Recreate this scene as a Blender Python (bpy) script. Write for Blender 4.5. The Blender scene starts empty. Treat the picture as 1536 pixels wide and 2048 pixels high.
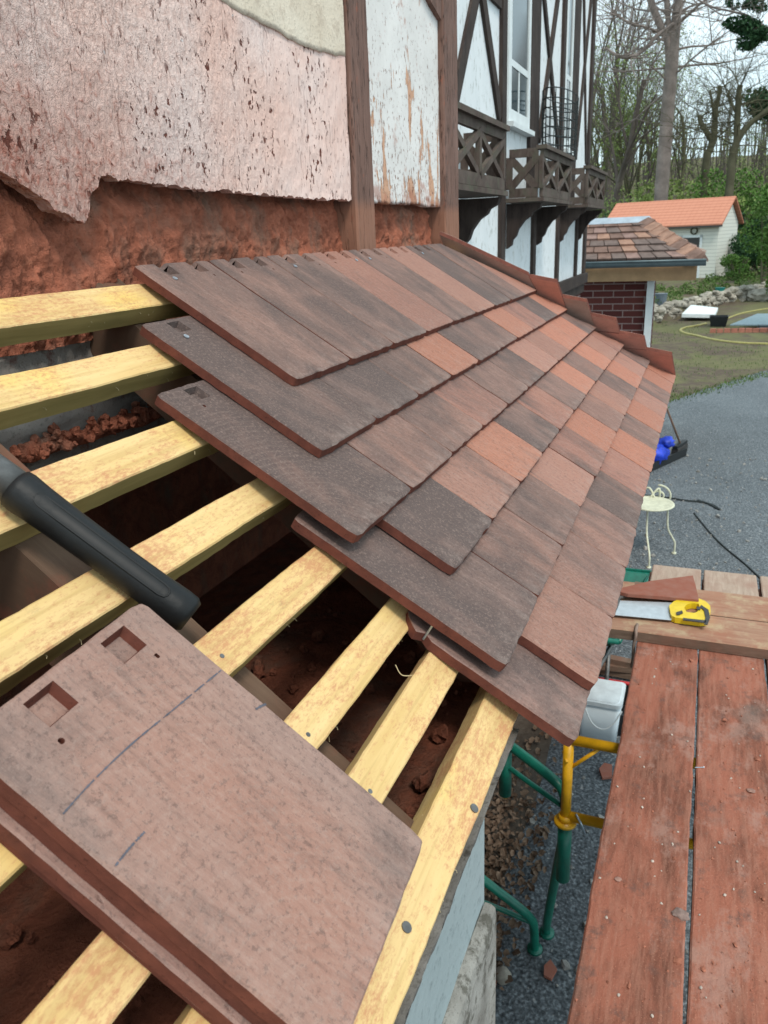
import bpy, math, random
from mathutils import Vector, Matrix, noise
R = math.radians
rnd = random.Random(7)
S = bpy.context.scene
COL = S.collection

# ---------------------------------------------------------------- camera
CAM = Vector((-0.85728, -0.46409, 0.16111)); FPX = 1552.69
ROT = (R(70.5674), R(2.33368), R(-68.23366))
cd = bpy.data.cameras.new('camera'); cam = bpy.data.objects.new('camera', cd); COL.objects.link(cam)
cam.location = CAM; cam.rotation_euler = ROT
cd.sensor_fit = 'HORIZONTAL'; cd.sensor_width = 36; cd.lens = FPX/1536*36
cd.clip_start = .02; cd.clip_end = 600
cd.dof.use_dof = True; cd.dof.focus_distance = .95; cd.dof.aperture_fstop = 24
S.camera = cam
S.render.resolution_x = 768; S.render.resolution_y = 1024
# ---------------------------------------------------------------- world, sun, exposure
w = bpy.data.worlds.new('World'); S.world = w; w.use_nodes = True
nt = w.node_tree; bg = nt.nodes['Background']
sky = nt.nodes.new('ShaderNodeTexSky'); sky.sky_type = 'NISHITA'; sky.sun_disc = False
sky.sun_elevation = R(52); sky.sun_rotation = R(215); sky.air_density = 1.2; sky.dust_density = 3
tc = nt.nodes.new('ShaderNodeTexCoord'); nz = nt.nodes.new('ShaderNodeTexNoise')
nz.inputs['Scale'].default_value = 2.2; nz.inputs['Detail'].default_value = 5
nt.links.new(tc.outputs['Generated'], nz.inputs['Vector'])
cr = nt.nodes.new('ShaderNodeValToRGB'); cr.color_ramp.elements[0].position = .3; cr.color_ramp.elements[1].position = .7
cr.color_ramp.elements[0].color = (6.3, 8.7, 9.6, 1); cr.color_ramp.elements[1].color = (8.6, 10.0, 10.6, 1)
nt.links.new(nz.outputs['Fac'], cr.inputs['Fac'])
mx = nt.nodes.new('ShaderNodeMix'); mx.data_type = 'RGBA'; mx.inputs[0].default_value = .86
nt.links.new(sky.outputs[0], mx.inputs[6]); nt.links.new(cr.outputs[0], mx.inputs[7])
nt.links.new(mx.outputs[2], bg.inputs[0]); bg.inputs[1].default_value = .1
sl = bpy.data.lights.new('sun', 'SUN'); sl.energy = 1.5; sl.angle = R(14); sl.color = (1, .93, .83)
so = bpy.data.objects.new('sun', sl); COL.objects.link(so)
sd = Vector((-.45, -.42, .95)).normalized(); so.rotation_euler = sd.to_track_quat('Z', 'Y').to_euler()
S.view_settings.view_transform = 'Standard'; S.view_settings.look = 'None'; S.view_settings.gamma = 1
S.view_settings.exposure = .5

# ---------------------------------------------------------------- helpers
from mathutils import Euler
CM = Euler(ROT).to_matrix()
def ray(px, py): return CM @ Vector(((px-768)/FPX, -(py-1024)/FPX, -1.))
def at(px, py, ax, val):
    d = ray(px, py); return CAM + d*((val-CAM[ax])/d[ax])

def tag(o, label=None, cat=None, group=None, kind=None):
    if label: o['label'] = label
    if cat: o['category'] = cat
    if group: o['group'] = group
    if kind: o['kind'] = kind
    return o
def wloc(o):
    v = Vector()
    while o: v += o.location; o = o.parent
    return v
def thing(name, loc, label, cat, group=None):
    o = bpy.data.objects.new(name, None); o.empty_display_size = .1; COL.objects.link(o); o.location = loc
    return tag(o, label, cat, group)

class MB:
    def __init__(s): s.v = []; s.f = []; s.m = []
    def add(s, vs, fs, mi=0):
        b = len(s.v); s.v += [tuple(v) for v in vs]; s.f += [tuple(b+i for i in f) for f in fs]; s.m += [mi]*len(fs); return s
    def box(s, x0, x1, y0, y1, z0, z1, mi=0, jit=0):
        p = [(x, y, z) for z in (z0, z1) for y in (y0, y1) for x in (x0, x1)]
        if jit: p = [tuple(c+rnd.uniform(-jit, jit) for c in q) for q in p]
        return s.add(p, [(0,2,3,1),(4,5,7,6),(0,1,5,4),(2,6,7,3),(0,4,6,2),(1,3,7,5)], mi)
    def beam(s, a, b, w_, h, up=(0,0,1), mi=0):
        a = Vector(a); b = Vector(b); d = (b-a).normalized(); sd_ = d.cross(Vector(up)).normalized(); u = sd_.cross(d)
        p = [c+sd_*(i*w_/2)+u*(j*h/2) for c in (a, b) for j in (-1, 1) for i in (-1, 1)]
        return s.add(p, [(0,2,3,1),(4,5,7,6),(0,1,5,4),(2,6,7,3),(0,4,6,2),(1,3,7,5)], mi)
    def tube(s, pts, r, n=8, mi=0, cap=True):
        pts = [Vector(p) for p in pts]; rs = r if isinstance(r, (list, tuple)) else [r]*len(pts)
        up = None; b = len(s.v)
        for i, p in enumerate(pts):
            d = (pts[min(i+1, len(pts)-1)]-pts[max(i-1, 0)])
            if d.length < 1e-9: d = Vector((0,0,1))
            d.normalize()
            if up is None: up = Vector((0,0,1)) if abs(d.z) < .9 else Vector((1,0,0))
            sx = d.cross(up).normalized(); up = sx.cross(d).normalized()
            for k in range(n):
                a = 2*math.pi*k/n; s.v.append(tuple(p+(sx*math.cos(a)+up*math.sin(a))*rs[i]))
        for i in range(len(pts)-1):
            for k in range(n):
                k2 = (k+1) % n; s.f.append((b+i*n+k, b+(i+1)*n+k, b+(i+1)*n+k2, b+i*n+k2)); s.m.append(mi)
        if cap:
            s.f.append(tuple(b+k for k in range(n))); s.f.append(tuple(b+(len(pts)-1)*n+k for k in reversed(range(n)))); s.m += [mi, mi]
        return s
    def prism(s, poly, vec, mi=0):   # poly: 3D points, extruded along vec
        n = len(poly); vec = Vector(vec); p = [Vector(q) for q in poly]
        nrm = Vector()
        for i in range(n): nrm += p[i].cross(p[(i+1) % n])
        if nrm.dot(vec) > 0: p.reverse()
        s.add(p+[q+vec for q in p], [tuple(range(n)), tuple(range(2*n-1, n-1, -1))]+[(i, n+i, n+(i+1) % n, (i+1) % n) for i in range(n)], mi); return s
    def blob(s, c, r, sub=1, jit=.25, mi=0, sc=(1,1,1)):
        t = (1+5**.5)/2
        vs = [Vector(q).normalized() for q in [(-1,t,0),(1,t,0),(-1,-t,0),(1,-t,0),(0,-1,t),(0,1,t),(0,-1,-t),(0,1,-t),(t,0,-1),(t,0,1),(-t,0,-1),(-t,0,1)]]
        fs = [(0,11,5),(0,5,1),(0,1,7),(0,7,10),(0,10,11),(1,5,9),(5,11,4),(11,10,2),(10,7,6),(7,1,8),(3,9,4),(3,4,2),(3,2,6),(3,6,8),(3,8,9),(4,9,5),(2,4,11),(6,2,10),(8,6,7),(9,8,1)]
        for _ in range(sub):
            cch = {}; nf = []
            def mid(a, b):
                k = (min(a,b), max(a,b))
                if k not in cch: cch[k] = len(vs); vs.append(((vs[a]+vs[b])/2).normalized())
                return cch[k]
            for a, b, c_ in fs:
                x, y, z = mid(a,b), mid(b,c_), mid(c_,a); nf += [(a,x,z),(b,y,x),(c_,z,y),(x,y,z)]
            fs = nf
        c = Vector(c)
        return s.add([c+Vector((v.x*sc[0], v.y*sc[1], v.z*sc[2]))*r*(1+rnd.uniform(-jit, jit)) for v in vs], fs, mi)
    def build(s, name, mats, parent=None, smooth=False, loc=None):
        me = bpy.data.meshes.new(name)
        if parent is not None: base = wloc(parent)
        elif loc is not None: base = Vector(loc)
        else:
            xs = [v[0] for v in s.v]; ys = [v[1] for v in s.v]; zs = [v[2] for v in s.v]
            base = Vector(((min(xs)+max(xs))/2, (min(ys)+max(ys))/2, min(zs)))
        me.from_pydata([(v[0]-base.x, v[1]-base.y, v[2]-base.z) for v in s.v], [], s.f)
        mats = mats if isinstance(mats, (list, tuple)) else [mats]
        for m in mats: me.materials.append(m)
        me.polygons.foreach_set('material_index', s.m)
        if smooth: me.polygons.foreach_set('use_smooth', [True]*len(s.f))
        me.update(); me.validate()
        o = bpy.data.objects.new(name, me); COL.objects.link(o)
        if parent is not None: o.parent = parent
        else: o.location = base
        return o
def dup(o, parent=None):
    c = o.copy(); COL.objects.link(c); c.parent = parent
    for ch in o.children: dup(ch, c)
    return c
def smooth_path(pts, n=8):
    pts = [Vector(p) for p in pts]; out = []
    for i in range(len(pts)-1):
        p0 = pts[max(i-1,0)]; p1 = pts[i]; p2 = pts[i+1]; p3 = pts[min(i+2, len(pts)-1)]
        for k in range(n):
            t = k/n; out.append(.5*((2*p1)+(p2-p0)*t+(2*p0-5*p1+4*p2-p3)*t*t+(3*p1-p0-3*p2+p3)*t**3))
    out.append(pts[-1]); return out
def fbm(x, y, z=0, o=4):
    return noise.fractal(Vector((x, y, z)), 1.0, 2.0, o)

# ---------------------------------------------------------------- materials
class G:
    def __init__(s, name, rough=.8, spec=.3, metal=0):
        s.m = bpy.data.materials.new(name); s.m.use_nodes = True; s.t = s.m.node_tree; s.b = s.t.nodes['Principled BSDF']
        s.b.inputs['Roughness'].default_value = rough; s.b.inputs['Specular IOR Level'].default_value = spec; s.b.inputs['Metallic'].default_value = metal
        s.nrm = None
    def n(s, t): return s.t.nodes.new(t)
    def l(s, a, b): s.t.links.new(a, b)
    def coord(s, kind='Object', scale=(1,1,1), rot=(0,0,0), rand=False):
        if kind == 'World': o = s.n('ShaderNodeNewGeometry').outputs['Position']
        else: o = s.n('ShaderNodeTexCoord').outputs[kind]
        if rand:
            oi = s.n('ShaderNodeObjectInfo'); m = s.n('ShaderNodeMath'); m.operation = 'MULTIPLY'; m.inputs[1].default_value = 37.
            s.l(oi.outputs['Random'], m.inputs[0]); a = s.n('ShaderNodeVectorMath'); a.operation = 'ADD'; s.l(o, a.inputs[0]); s.l(m.outputs[0], a.inputs[1]); o = a.outputs[0]
        mp = s.n('ShaderNodeMapping'); mp.inputs['Scale'].default_value = scale; mp.inputs['Rotation'].default_value = rot
        s.l(o, mp.inputs[0]); return mp.outputs[0]
    def noise(s, c, scale=5, detail=4, rough=.55, dist=0):
        t = s.n('ShaderNodeTexNoise'); t.inputs['Scale'].default_value = scale; t.inputs['Detail'].default_value = detail
        t.inputs['Roughness'].default_value = rough; t.inputs['Distortion'].default_value = dist; s.l(c, t.inputs['Vector']); return t.outputs['Fac']
    def vor(s, c, scale=5, feat='F1', out='Distance'):
        t = s.n('ShaderNodeTexVoronoi'); t.feature = feat; t.inputs['Scale'].default_value = scale; s.l(c, t.inputs['Vector']); return t.outputs[out]
    def ramp(s, f, *st):
        r = s.n('ShaderNodeValToRGB'); e = r.color_ramp.elements; st = sorted(st, key=lambda q: q[0])
        while len(e) < len(st): e.new(.5)
        for i, (p, c) in enumerate(st):
            e[i].position = p; e[i].color = (c, c, c, 1) if not isinstance(c, tuple) else (*c, 1)
        s.l(f, r.inputs[0]); return r.outputs[0]
    def step(s, f, a, b): return s.ramp(f, (a, 0.), (b, 1.))   # b < a gives a falling step
    def mix(s, f, a, b, mode='MIX'):
        m = s.n('ShaderNodeMix'); m.data_type = 'RGBA'; m.blend_type = mode
        for i, v in ((0, f), (6, a), (7, b)):
            if isinstance(v, (int, float)): m.inputs[i].default_value = v
            elif isinstance(v, tuple): m.inputs[i].default_value = (*v, 1)
            else: s.l(v, m.inputs[i])
        return m.outputs[2]
    def math(s, op, a, b=0.):
        m = s.n('ShaderNodeMath'); m.operation = op
        for i, v in ((0, a), (1, b)):
            if isinstance(v, (int, float)): m.inputs[i].default_value = v
            else: s.l(v, m.inputs[i])
        return m.outputs[0]
    def sep(s, c):
        x = s.n('ShaderNodeSeparateXYZ'); s.l(c, x.inputs[0]); return x.outputs
    def mr(s, f, a, b, c=0., d=1.):
        m = s.n('ShaderNodeMapRange'); m.inputs[1].default_value = a; m.inputs[2].default_value = b; m.inputs[3].default_value = c; m.inputs[4].default_value = d
        s.l(f, m.inputs[0]); return m.outputs[0]
    def bump(s, h, strength=.5, dist=.002):
        b = s.n('ShaderNodeBump'); b.inputs['Strength'].default_value = strength; b.inputs['Distance'].default_value = dist
        s.l(h, b.inputs['Height'])
        if s.nrm: s.l(s.nrm, b.inputs['Normal'])
        s.nrm = b.outputs[0]; return s
    def out(s, c, rough=None):
        if isinstance(c, tuple): s.b.inputs['Base Color'].default_value = (*c, 1)
        else: s.l(c, s.b.inputs['Base Color'])
        if rough is not None: s.l(rough, s.b.inputs['Roughness'])
        if s.nrm: s.l(s.nrm, s.b.inputs['Normal'])
        return s.m
def simple(name, c, rough=.6, spec=.4, metal=0, var=.25, scale=20, bump=0, bs=60):
    g = G(name, rough, spec, metal); co = g.coord('Object', rand=True)
    f = g.noise(co, scale, 5, .6); f2 = g.noise(co, scale*6, 3, .6)
    d = tuple(x*(1-var) for x in c); l = tuple(min(1, x*(1+var)) for x in c)
    k = g.mix(g.step(f, .3, .7), d, l); k = g.mix(g.math('MULTIPLY', g.step(f2, .45, .75), .35), k, d)
    if bump: g.bump(g.noise(co, bs, 4), .6, bump)
    return g.out(k)

# clay tile face: colour and darkness of weathering come from the object colour
def m_tile():
    g = G('clay_tile_face', .78, .28); co = g.coord('Object', rand=True)
    oi = g.n('ShaderNodeObjectInfo'); base = oi.outputs['Color']; al = oi.outputs['Alpha']
    st = g.coord('Object', (1, .42, 1), rand=True)
    big = g.noise(st, 13, 7, .68, .5); fine = g.noise(co, 300, 4, .8); med = g.noise(co, 60, 5, .65)
    k = g.mix(g.math('MULTIPLY', g.step(med, .35, .7), .2), base, (.36, .21, .16))
    org = g.noise(st, 6, 4, .5, .5)
    k = g.mix(g.math('MULTIPLY', g.step(org, .52, .68), g.mr(al, .9, .2, .15, .5)), k, (.38, .165, .11))
    # fine diagonal drag marks in the sanded face
    dg = g.noise(g.coord('Object', (1, .16, 1), (0, 0, .75), rand=True), 210, 5, .75); k = g.mix(g.math('MULTIPLY', g.step(dg, .52, .64), .28), k, (.43, .29, .24)); k = g.mix(g.math('MULTIPLY', g.step(dg, .48, .36), .30), k, (.11, .07, .06))
    # smoke-dark weathering
    thr = g.math('ADD', big, g.math('MULTIPLY', g.math('SUBTRACT', al, .5), .55))
    thr = g.math('ADD', thr, g.math('MULTIPLY', g.math('SUBTRACT', fine, .5), .22))
    k = g.mix(g.math('MULTIPLY', g.step(thr, .40, .62), .80), k, (.092, .069, .064))
    # engobe grain: light and dark sand
    k = g.mix(g.math('MULTIPLY', g.step(fine, .53, .62), .33), k, (.40, .28, .235))
    f3 = g.noise(co, 210, 4, .8); k = g.mix(g.math('MULTIPLY', g.step(f3, .54, .63), .42), k, (.07, .048, .045))
    # mason's circular swirl marks
    wv = g.n('ShaderNodeTexWave'); wv.wave_type = 'RINGS'; wv.rings_direction = 'Z'; wv.inputs['Scale'].default_value = 34; wv.inputs['Distortion'].default_value = 3.5; wv.inputs['Detail'].default_value = 3
    g.l(g.coord('Object', rand=False), wv.inputs['Vector'])
    k = g.mix(g.math('MULTIPLY', g.step(wv.outputs['Fac'], .72, 1.), g.math('MULTIPLY', g.step(org, .45, .6), .06)), k, (.5, .38, .31))
    # rare lime scuffs
    sc = g.noise(g.coord('Object', (1.6, .7, 1), rand=True), 16, 6, .75, .3); k = g.mix(g.math('MULTIPLY', g.step(sc, .70, .78), .75), k, (.58, .50, .47))
    pit = g.noise(g.coord('Object', (1, .5, 1), rand=True), 150, 2, .5); k = g.mix(g.math('MULTIPLY', g.step(pit, .74, .79), .4), k, (.07, .05, .05))
    lx, ly, lz = g.sep(g.coord('Object')); ed_ = g.math('MULTIPLY', g.mr(ly, 0, .035, 1., 0.), g.step(g.noise(co, 50, 5, .7), .45, .62)); k = g.mix(g.math('MULTIPLY', ed_, .25), k, (.42, .33, .29))
    g.bump(med, .4, .0016); g.bump(fine, .8, .0010); g.bump(g.math('MULTIPLY', g.step(pit, .68, .76), -1.), .6, .0012)
    return g.out(k)
def m_tile_side():
    g = G('clay_tile_body', .85, .2); co = g.coord('Object', rand=True)
    f = g.noise(co, 45, 5, .65); f2 = g.noise(co, 220, 3, .7)
    k = g.mix(g.step(f, .3, .7), (.105, .036, .026), (.19, .062, .042)); k = g.mix(g.math('MULTIPLY', g.step(f2, .62, .7), .6), k, (.06, .02, .015))
    g.bump(f, .5, .0015); g.bump(f2, .5, .0008); return g.out(k)
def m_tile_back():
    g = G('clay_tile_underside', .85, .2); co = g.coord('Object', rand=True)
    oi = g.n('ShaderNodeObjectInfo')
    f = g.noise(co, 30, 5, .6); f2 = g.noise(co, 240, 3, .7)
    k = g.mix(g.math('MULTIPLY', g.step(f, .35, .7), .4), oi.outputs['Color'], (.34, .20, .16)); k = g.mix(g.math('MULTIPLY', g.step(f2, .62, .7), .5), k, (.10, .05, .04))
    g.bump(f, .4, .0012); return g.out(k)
def m_batten(top=True):
    g = G('batten_face' if top else 'batten_edge', .7, .25)
    co = g.coord('Object', (.06, 1, 1), rand=True); gr = g.noise(co, 75, 5, .6, .4); lo = g.noise(g.coord('Object', (.3, 1, 1), rand=True), 14, 4)
    iso = g.coord('Object', rand=True)
    if top:
        k = g.mix(g.step(gr, .3, .7), (.62, .41, .16), (.78, .57, .27)); k = g.mix(g.math('MULTIPLY', g.step(lo, .45, .7), .7), k, (.78, .55, .27))
        yl = g.noise(iso, 7, 3); k = g.mix(g.math('MULTIPLY', g.step(yl, .55, .75), .55), k, (.86, .60, .13))
        # red tile dust worked into the grain, heavier in patches
        pch = g.noise(g.coord('Object', (.7, 1, 1), rand=True), 12, 4, .6); sp = g.noise(g.coord('Object', (.4, 1, 1), rand=True), 300, 4, .8)
        am = g.math('ADD', sp, g.math('MULTIPLY', g.math('SUBTRACT', pch, .5), .85))
        k = g.mix(g.math('MULTIPLY', g.step(am, .49, .68), .66), k, (.50, .19, .10)); k = g.mix(g.math('MULTIPLY', g.step(g.noise(g.coord('Object', (.04, 1, 1), rand=True), 130, 4, .6), .52, .62), .35), k, (.48, .31, .12))
        dk = g.noise(iso, 26, 3, .5); k = g.mix(g.math('MULTIPLY', g.step(dk, .74, .79), .8), k, (.12, .08, .05))
        mo = g.noise(g.coord('Object', (.5, 1, 1), rand=True), 32, 6, .8); k = g.mix(g.math('MULTIPLY', g.step(mo, .62, .72), .45), k, (.32, .22, .11))
        dkn = g.vor(g.coord('Object', (1, 2.2, 1), rand=True), 3.4); rr = g.mix(g.step(dkn, .02, .05), (.25, .12, .05), (.55, .36, .18)); k = g.mix(g.step(dkn, .10, .055), k, rr)
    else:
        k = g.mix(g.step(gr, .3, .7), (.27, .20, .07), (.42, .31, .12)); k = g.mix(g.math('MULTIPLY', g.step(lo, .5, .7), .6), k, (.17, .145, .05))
    g.bump(gr, .5, .0012); return g.out(k)
def m_oldwood(name, a, b, c, scale=(.08, 1, 1), coord='World', dust=None):
    g = G(name, .85, .2); co = g.coord(coord, scale, rand=(coord == 'Object')); gr = g.noise(co, 60, 6, .65, .6); lo = g.noise(g.coord(coord, rand=(coord == 'Object')), 7, 5, .6)
    k = g.mix(g.step(gr, .3, .68), a, b); k = g.mix(g.math('MULTIPLY', g.step(lo, .45, .7), .7), k, c)
    if dust: k = g.mix(g.math('MULTIPLY', g.step(g.noise(g.coord(coord), 13, 5, .7), .5, .66), .8), k, dust)
    g.bump(gr, .7, .003); return g.out(k)
def m_plaster_pink():
    g = G('pink_dusted_plaster', .9, .15); co = g.coord('World'); x, y, z = g.sep(co)
    wr = g.noise(g.coord('World', (1, 1, .75)), 120, 5, .7, .45); lo = g.noise(co, 5, 5, .6)
    k = g.mix(g.step(lo, .35, .68), (.82, .56, .48), (.86, .70, .65))
    # red dust thickest low and to the left (wind-blown cob dust), cleaner towards the post
    zz = g.mr(z, .24, .60, 1., 0.); xx = g.mr(x, -.25, .7, 1., 0.)
    am = g.math('ADD', g.math('MULTIPLY', g.math('MULTIPLY', zz, xx), .56), g.math('MULTIPLY', g.math('SUBTRACT', g.noise(co, 16, 6, .7), .5), .55))
    am2 = g.math('ADD', am, g.math('MULTIPLY', g.math('SUBTRACT', wr, .5), 1.1))
    k = g.mix(g.math('MULTIPLY', g.step(am2, .22, .58), .85), k, (.32, .085, .048))
    # crackle relief on the left side, smoother on the right
    xl = g.mr(x, -.2, .55, 1., .15)
    k = g.mix(g.math('MULTIPLY', g.math('MULTIPLY', g.step(wr, .52, .42), xl), .5), k, (.42, .20, .15))
    # chips: small clustered bites and larger missing flakes
    cl = g.step(g.noise(co, 9, 3), .50, .58); ch = g.noise(g.coord('World', (1.3, 1, .8)), 75, 3, .6)
    chm = g.math('MULTIPLY', g.step(ch, .60, .635), cl)
    k = g.mix(chm, k, (.16, .055, .040))
    sp = g.noise(g.coord('World', (1.3, 1, .7)), 150, 2, .5); spm = g.step(sp, .70, .73); k = g.mix(g.math('MULTIPLY', spm, .9), k, (.22, .10, .08))
    bc = g.noise(co, 13, 2, .4); bcm = g.step(bc, .755, .77); k = g.mix(bcm, k, (.30, .10, .06))
    wf = g.noise(co, 48, 3, .6); k = g.mix(g.math('MULTIPLY', g.step(wf, .69, .73), .8), k, (.78, .74, .74))
    cr_ = g.noise(g.coord('World', (1.5, 1, .22)), 9, 4, .6); ln = g.step(g.math('ABSOLUTE', g.math('SUBTRACT', cr_, .5)), .0035, .001)
    k = g.mix(g.math('MULTIPLY', ln, .75), k, (.22, .10, .08))
    g.bump(g.math('MULTIPLY', wr, xl), 1., .009); g.bump(g.math('MULTIPLY', g.math('ADD', chm, g.math('ADD', bcm, spm)), -1.), .9, .003); g.bump(lo, .4, .01)
    return g.out(k)
def m_plaster_white():
    g = G('flaking_white_paint', .85, .2); co = g.coord('World'); x, y, z = g.sep(co)
    fl = g.noise(g.coord('World', (1.6, 1, .38)), 13, 6, .68, .4)
    lo = g.noise(co, 8, 5, .6); k = g.mix(g.step(lo, .35, .7), (.72, .69, .66), (.84, .81, .78))
    zm = g.mr(z, .24, .75, .10, -.03); am = g.math('ADD', fl, zm)
    pm = g.step(am, .628, .64); k = g.mix(pm, k, (.62, .36, .24))
    sp = g.noise(g.coord('World', (1.3, 1, .6)), 95, 4, .7); sm = g.step(g.math('ADD', sp, g.math('MULTIPLY', zm, .5)), .625, .655); k = g.mix(sm, k, (.33, .17, .12))
    am3 = g.math('ADD', g.noise(co, 22, 5, .7), g.mr(z, .24, .30, .2, 0.)); k = g.mix(g.math('MULTIPLY', g.step(am3, .60, .72), .6), k, (.42, .16, .10))
    g.bump(g.math('MULTIPLY', g.math('ADD', pm, sm), -1.), .9, .0025); g.bump(g.noise(co, 90, 4), .35, .002); return g.out(k)
def m_plaster_blue():
    g = G('limewashed_far_panels', .85, .2); co = g.coord('World', (1, 1, .35)); f = g.noise(co, 6, 6, .7); f2 = g.noise(g.coord('World', (1, 1, .5)), 30, 4, .7)
    k = g.mix(g.step(f, .35, .7), (.72, .75, .76), (.80, .82, .83)); k = g.mix(g.math('MULTIPLY', g.step(f2, .56, .66), .6), k, (.33, .34, .30))
    f3 = g.noise(co, 14, 5, .75); k = g.mix(g.math('MULTIPLY', g.step(f3, .60, .72), .4), k, (.48, .42, .34)); return g.out(k)
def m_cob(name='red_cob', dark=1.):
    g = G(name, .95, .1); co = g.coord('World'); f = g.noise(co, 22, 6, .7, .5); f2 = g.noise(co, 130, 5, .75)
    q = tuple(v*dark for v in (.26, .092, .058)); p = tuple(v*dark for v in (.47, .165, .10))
    k = g.mix(g.step(f, .33, .60), q, p); k = g.mix(g.math('MULTIPLY', g.step(g.noise(g.coord('World', (1,1,.5)), 12, 5, .65), .5, .68), .7), k, tuple(v*dark for v in (.24, .17, .13)))
    k = g.mix(g.math('MULTIPLY', g.step(f2, .58, .7), .5), k, tuple(v*dark for v in (.09, .035, .025)))
    k = g.mix(g.math('MULTIPLY', g.step(g.noise(co, 70, 3, .6), .62, .72), .5), k, tuple(v*dark for v in (.50, .20, .12)))
    g.bump(f, .8, .012); g.bump(f2, .9, .005); return g.out(k)
def m_concrete(name, a, b, dirt=(.20, .065, .045), amt=.8, sc=1., lo_=.55):
    g = G(name, .9, .15); co = g.coord('World'); f = g.noise(co, 9*sc, 6, .65); f2 = g.noise(co, 200*sc, 3, .7); f3 = g.noise(co, 26*sc, 5, .7)
    k = g.mix(g.step(f, .35, .66), a, b); k = g.mix(g.math('MULTIPLY', g.step(f2, .55, .7), .5), k, tuple(v*.45 for v in a)); k = g.mix(g.math('MULTIPLY', g.step(f3, lo_, lo_+.1), amt), k, dirt)
    g.bump(f2, .5, .002); g.bump(f3, .5, .004); return g.out(k)
def m_paintwood():
    g = G('brown_painted_timber', .75, .25); co = g.coord('World', (1, 1, .09)); gr = g.noise(co, 75, 6, .65, .5); x, y, z = g.sep(g.coord('World'))
    k = g.mix(g.step(gr, .3, .7), (.14, .078, .060), (.22, .125, .098)); lo = g.noise(g.coord('World', (1, 1, .4)), 11, 5)
    k = g.mix(g.math('MULTIPLY', g.step(lo, .5, .7), .6), k, (.25, .150, .122))
    ck = g.noise(g.coord('World', (1, 1, .08)), 42, 4, .6); ckm = g.step(g.math('ABSOLUTE', g.math('SUBTRACT', ck, .5)), .012, .004); k = g.mix(g.math('MULTIPLY', ckm, .7), k, (.035, .02, .015))
    dz = g.math('ADD', g.mr(z, .22, .245, 1., 0.), g.math('MULTIPLY', g.noise(g.coord('World'), 20, 5), .1)); k = g.mix(g.math('MULTIPLY', dz, .75), k, (.32, .15, .095))
    sp = g.noise(g.coord('World', (1, 1, .4)), 60, 4, .7); k = g.mix(g.math('MULTIPLY', g.step(sp, .62, .70), .7), k, (.30, .10, .06))
    g.bump(gr, .7, .003); g.bump(g.math('MULTIPLY', ckm, -1.), .8, .003); return g.out(k)
def m_board():
    g = G('dusty_scaffold_board', .85, .15); co = g.coord('World', (.1, 1, 1)); gr = g.noise(co, 75, 6, .6, .3); iso = g.coord('World')
    b = g.noise(g.coord('World', (.35, 1, 1)), 9, 6, .7, .4)
    k = g.mix(g.step(b, .38, .58), (.165, .066, .044), (.36, .130, .084))
    k = g.mix(g.math('MULTIPLY', g.step(gr, .47, .60), .38), k, (.42, .20, .14)); k = g.mix(g.math('MULTIPLY', g.step(gr, .42, .32), .4), k, (.15, .06, .042))
    k = g.mix(g.math('MULTIPLY', g.step(g.noise(g.coord('World', (.6, 1, 1)), 6, 6, .75), .54, .63), .55), k, (.42, .25, .20))
    k = g.mix(g.math('MULTIPLY', g.step(g.noise(iso, 15, 5, .7), .56, .68), .75), k, (.15, .09, .075))
    k = g.mix(g.math('MULTIPLY', g.step(g.noise(iso, 3.2, 4, .6), .60, .70), .6), k, (.17, .13, .11))
    f2 = g.noise(iso, 260, 3, .7); k = g.mix(g.math('MULTIPLY', g.step(f2, .60, .68), .6), k, (.50, .25, .17)); k = g.mix(g.math('MULTIPLY', g.step(g.noise(iso, 110, 4, .7), .63, .70), .7), k, (.12, .05, .035))
    g.bump(gr, .5, .002); g.bump(g.noise(iso, 90, 5, .75), .7, .004); return g.out(k)
def m_asphalt():
    g = G('asphalt', .75, .3); co = g.coord('World'); f = g.noise(co, 1.1, 5, .6); f2 = g.noise(co, 70, 2, .6); f3 = g.noise(co, 26, 2, .5); v = g.vor(co, 60)
    k = g.mix(g.step(f, .35, .7), (.092, .104, .113), (.130, .146, .157)); k = g.mix(g.math('MULTIPLY', g.step(f2, .53, .64), .7), k, (.27, .30, .32)); k = g.mix(g.math('MULTIPLY', g.step(f2, .46, .36), .75), k, (.03, .036, .04)); k = g.mix(g.math('MULTIPLY', g.step(g.noise(co, 7, 5, .7), .55, .7), .35), k, (.05, .055, .06))
    k = g.mix(g.math('MULTIPLY', g.step(f3, .68, .72), .8), k, (.38, .38, .37))
    k = g.mix(g.math('MULTIPLY', g.step(g.noise(co, .8, 5, .6), .60, .72), .5), k, (.21, .23, .235))
    g.bump(v, .7, .006); g.bump(f2, .5, .004); return g.out(k)
def m_ground():
    g = G('grass_and_soil', .95, .1); co = g.coord('World'); f = g.noise(co, .55, 6, .65, .5); f2 = g.noise(co, 5, 5, .7); f3 = g.noise(co, 22, 3, .6)
    k = g.mix(g.step(f, .46, .56), (.105, .080, .062), (.130, .125, .062)); k = g.mix(g.math('MULTIPLY', g.step(f2, .45, .65), .6), k, (.17, .16, .085))
    k = g.mix(g.math('MULTIPLY', g.step(g.noise(co, 1.7, 5, .7), .58, .7), .5), k, (.085, .105, .035)); k = g.mix(g.math('MULTIPLY', g.step(f3, .70, .75), .7), k, (.36, .33, .27))
    g.bump(f2, .6, .05); return g.out(k)
def m_leaf(name, a, b, c):
    g = G(name, .7, .2); co = g.coord('World'); f = g.noise(co, 1.3, 3, .6); f2 = g.noise(co, 9, 3)
    k = g.mix(g.step(f, .35, .65), a, b); k = g.mix(g.step(f2, .5, .68), k, c); return g.out(k)
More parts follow.
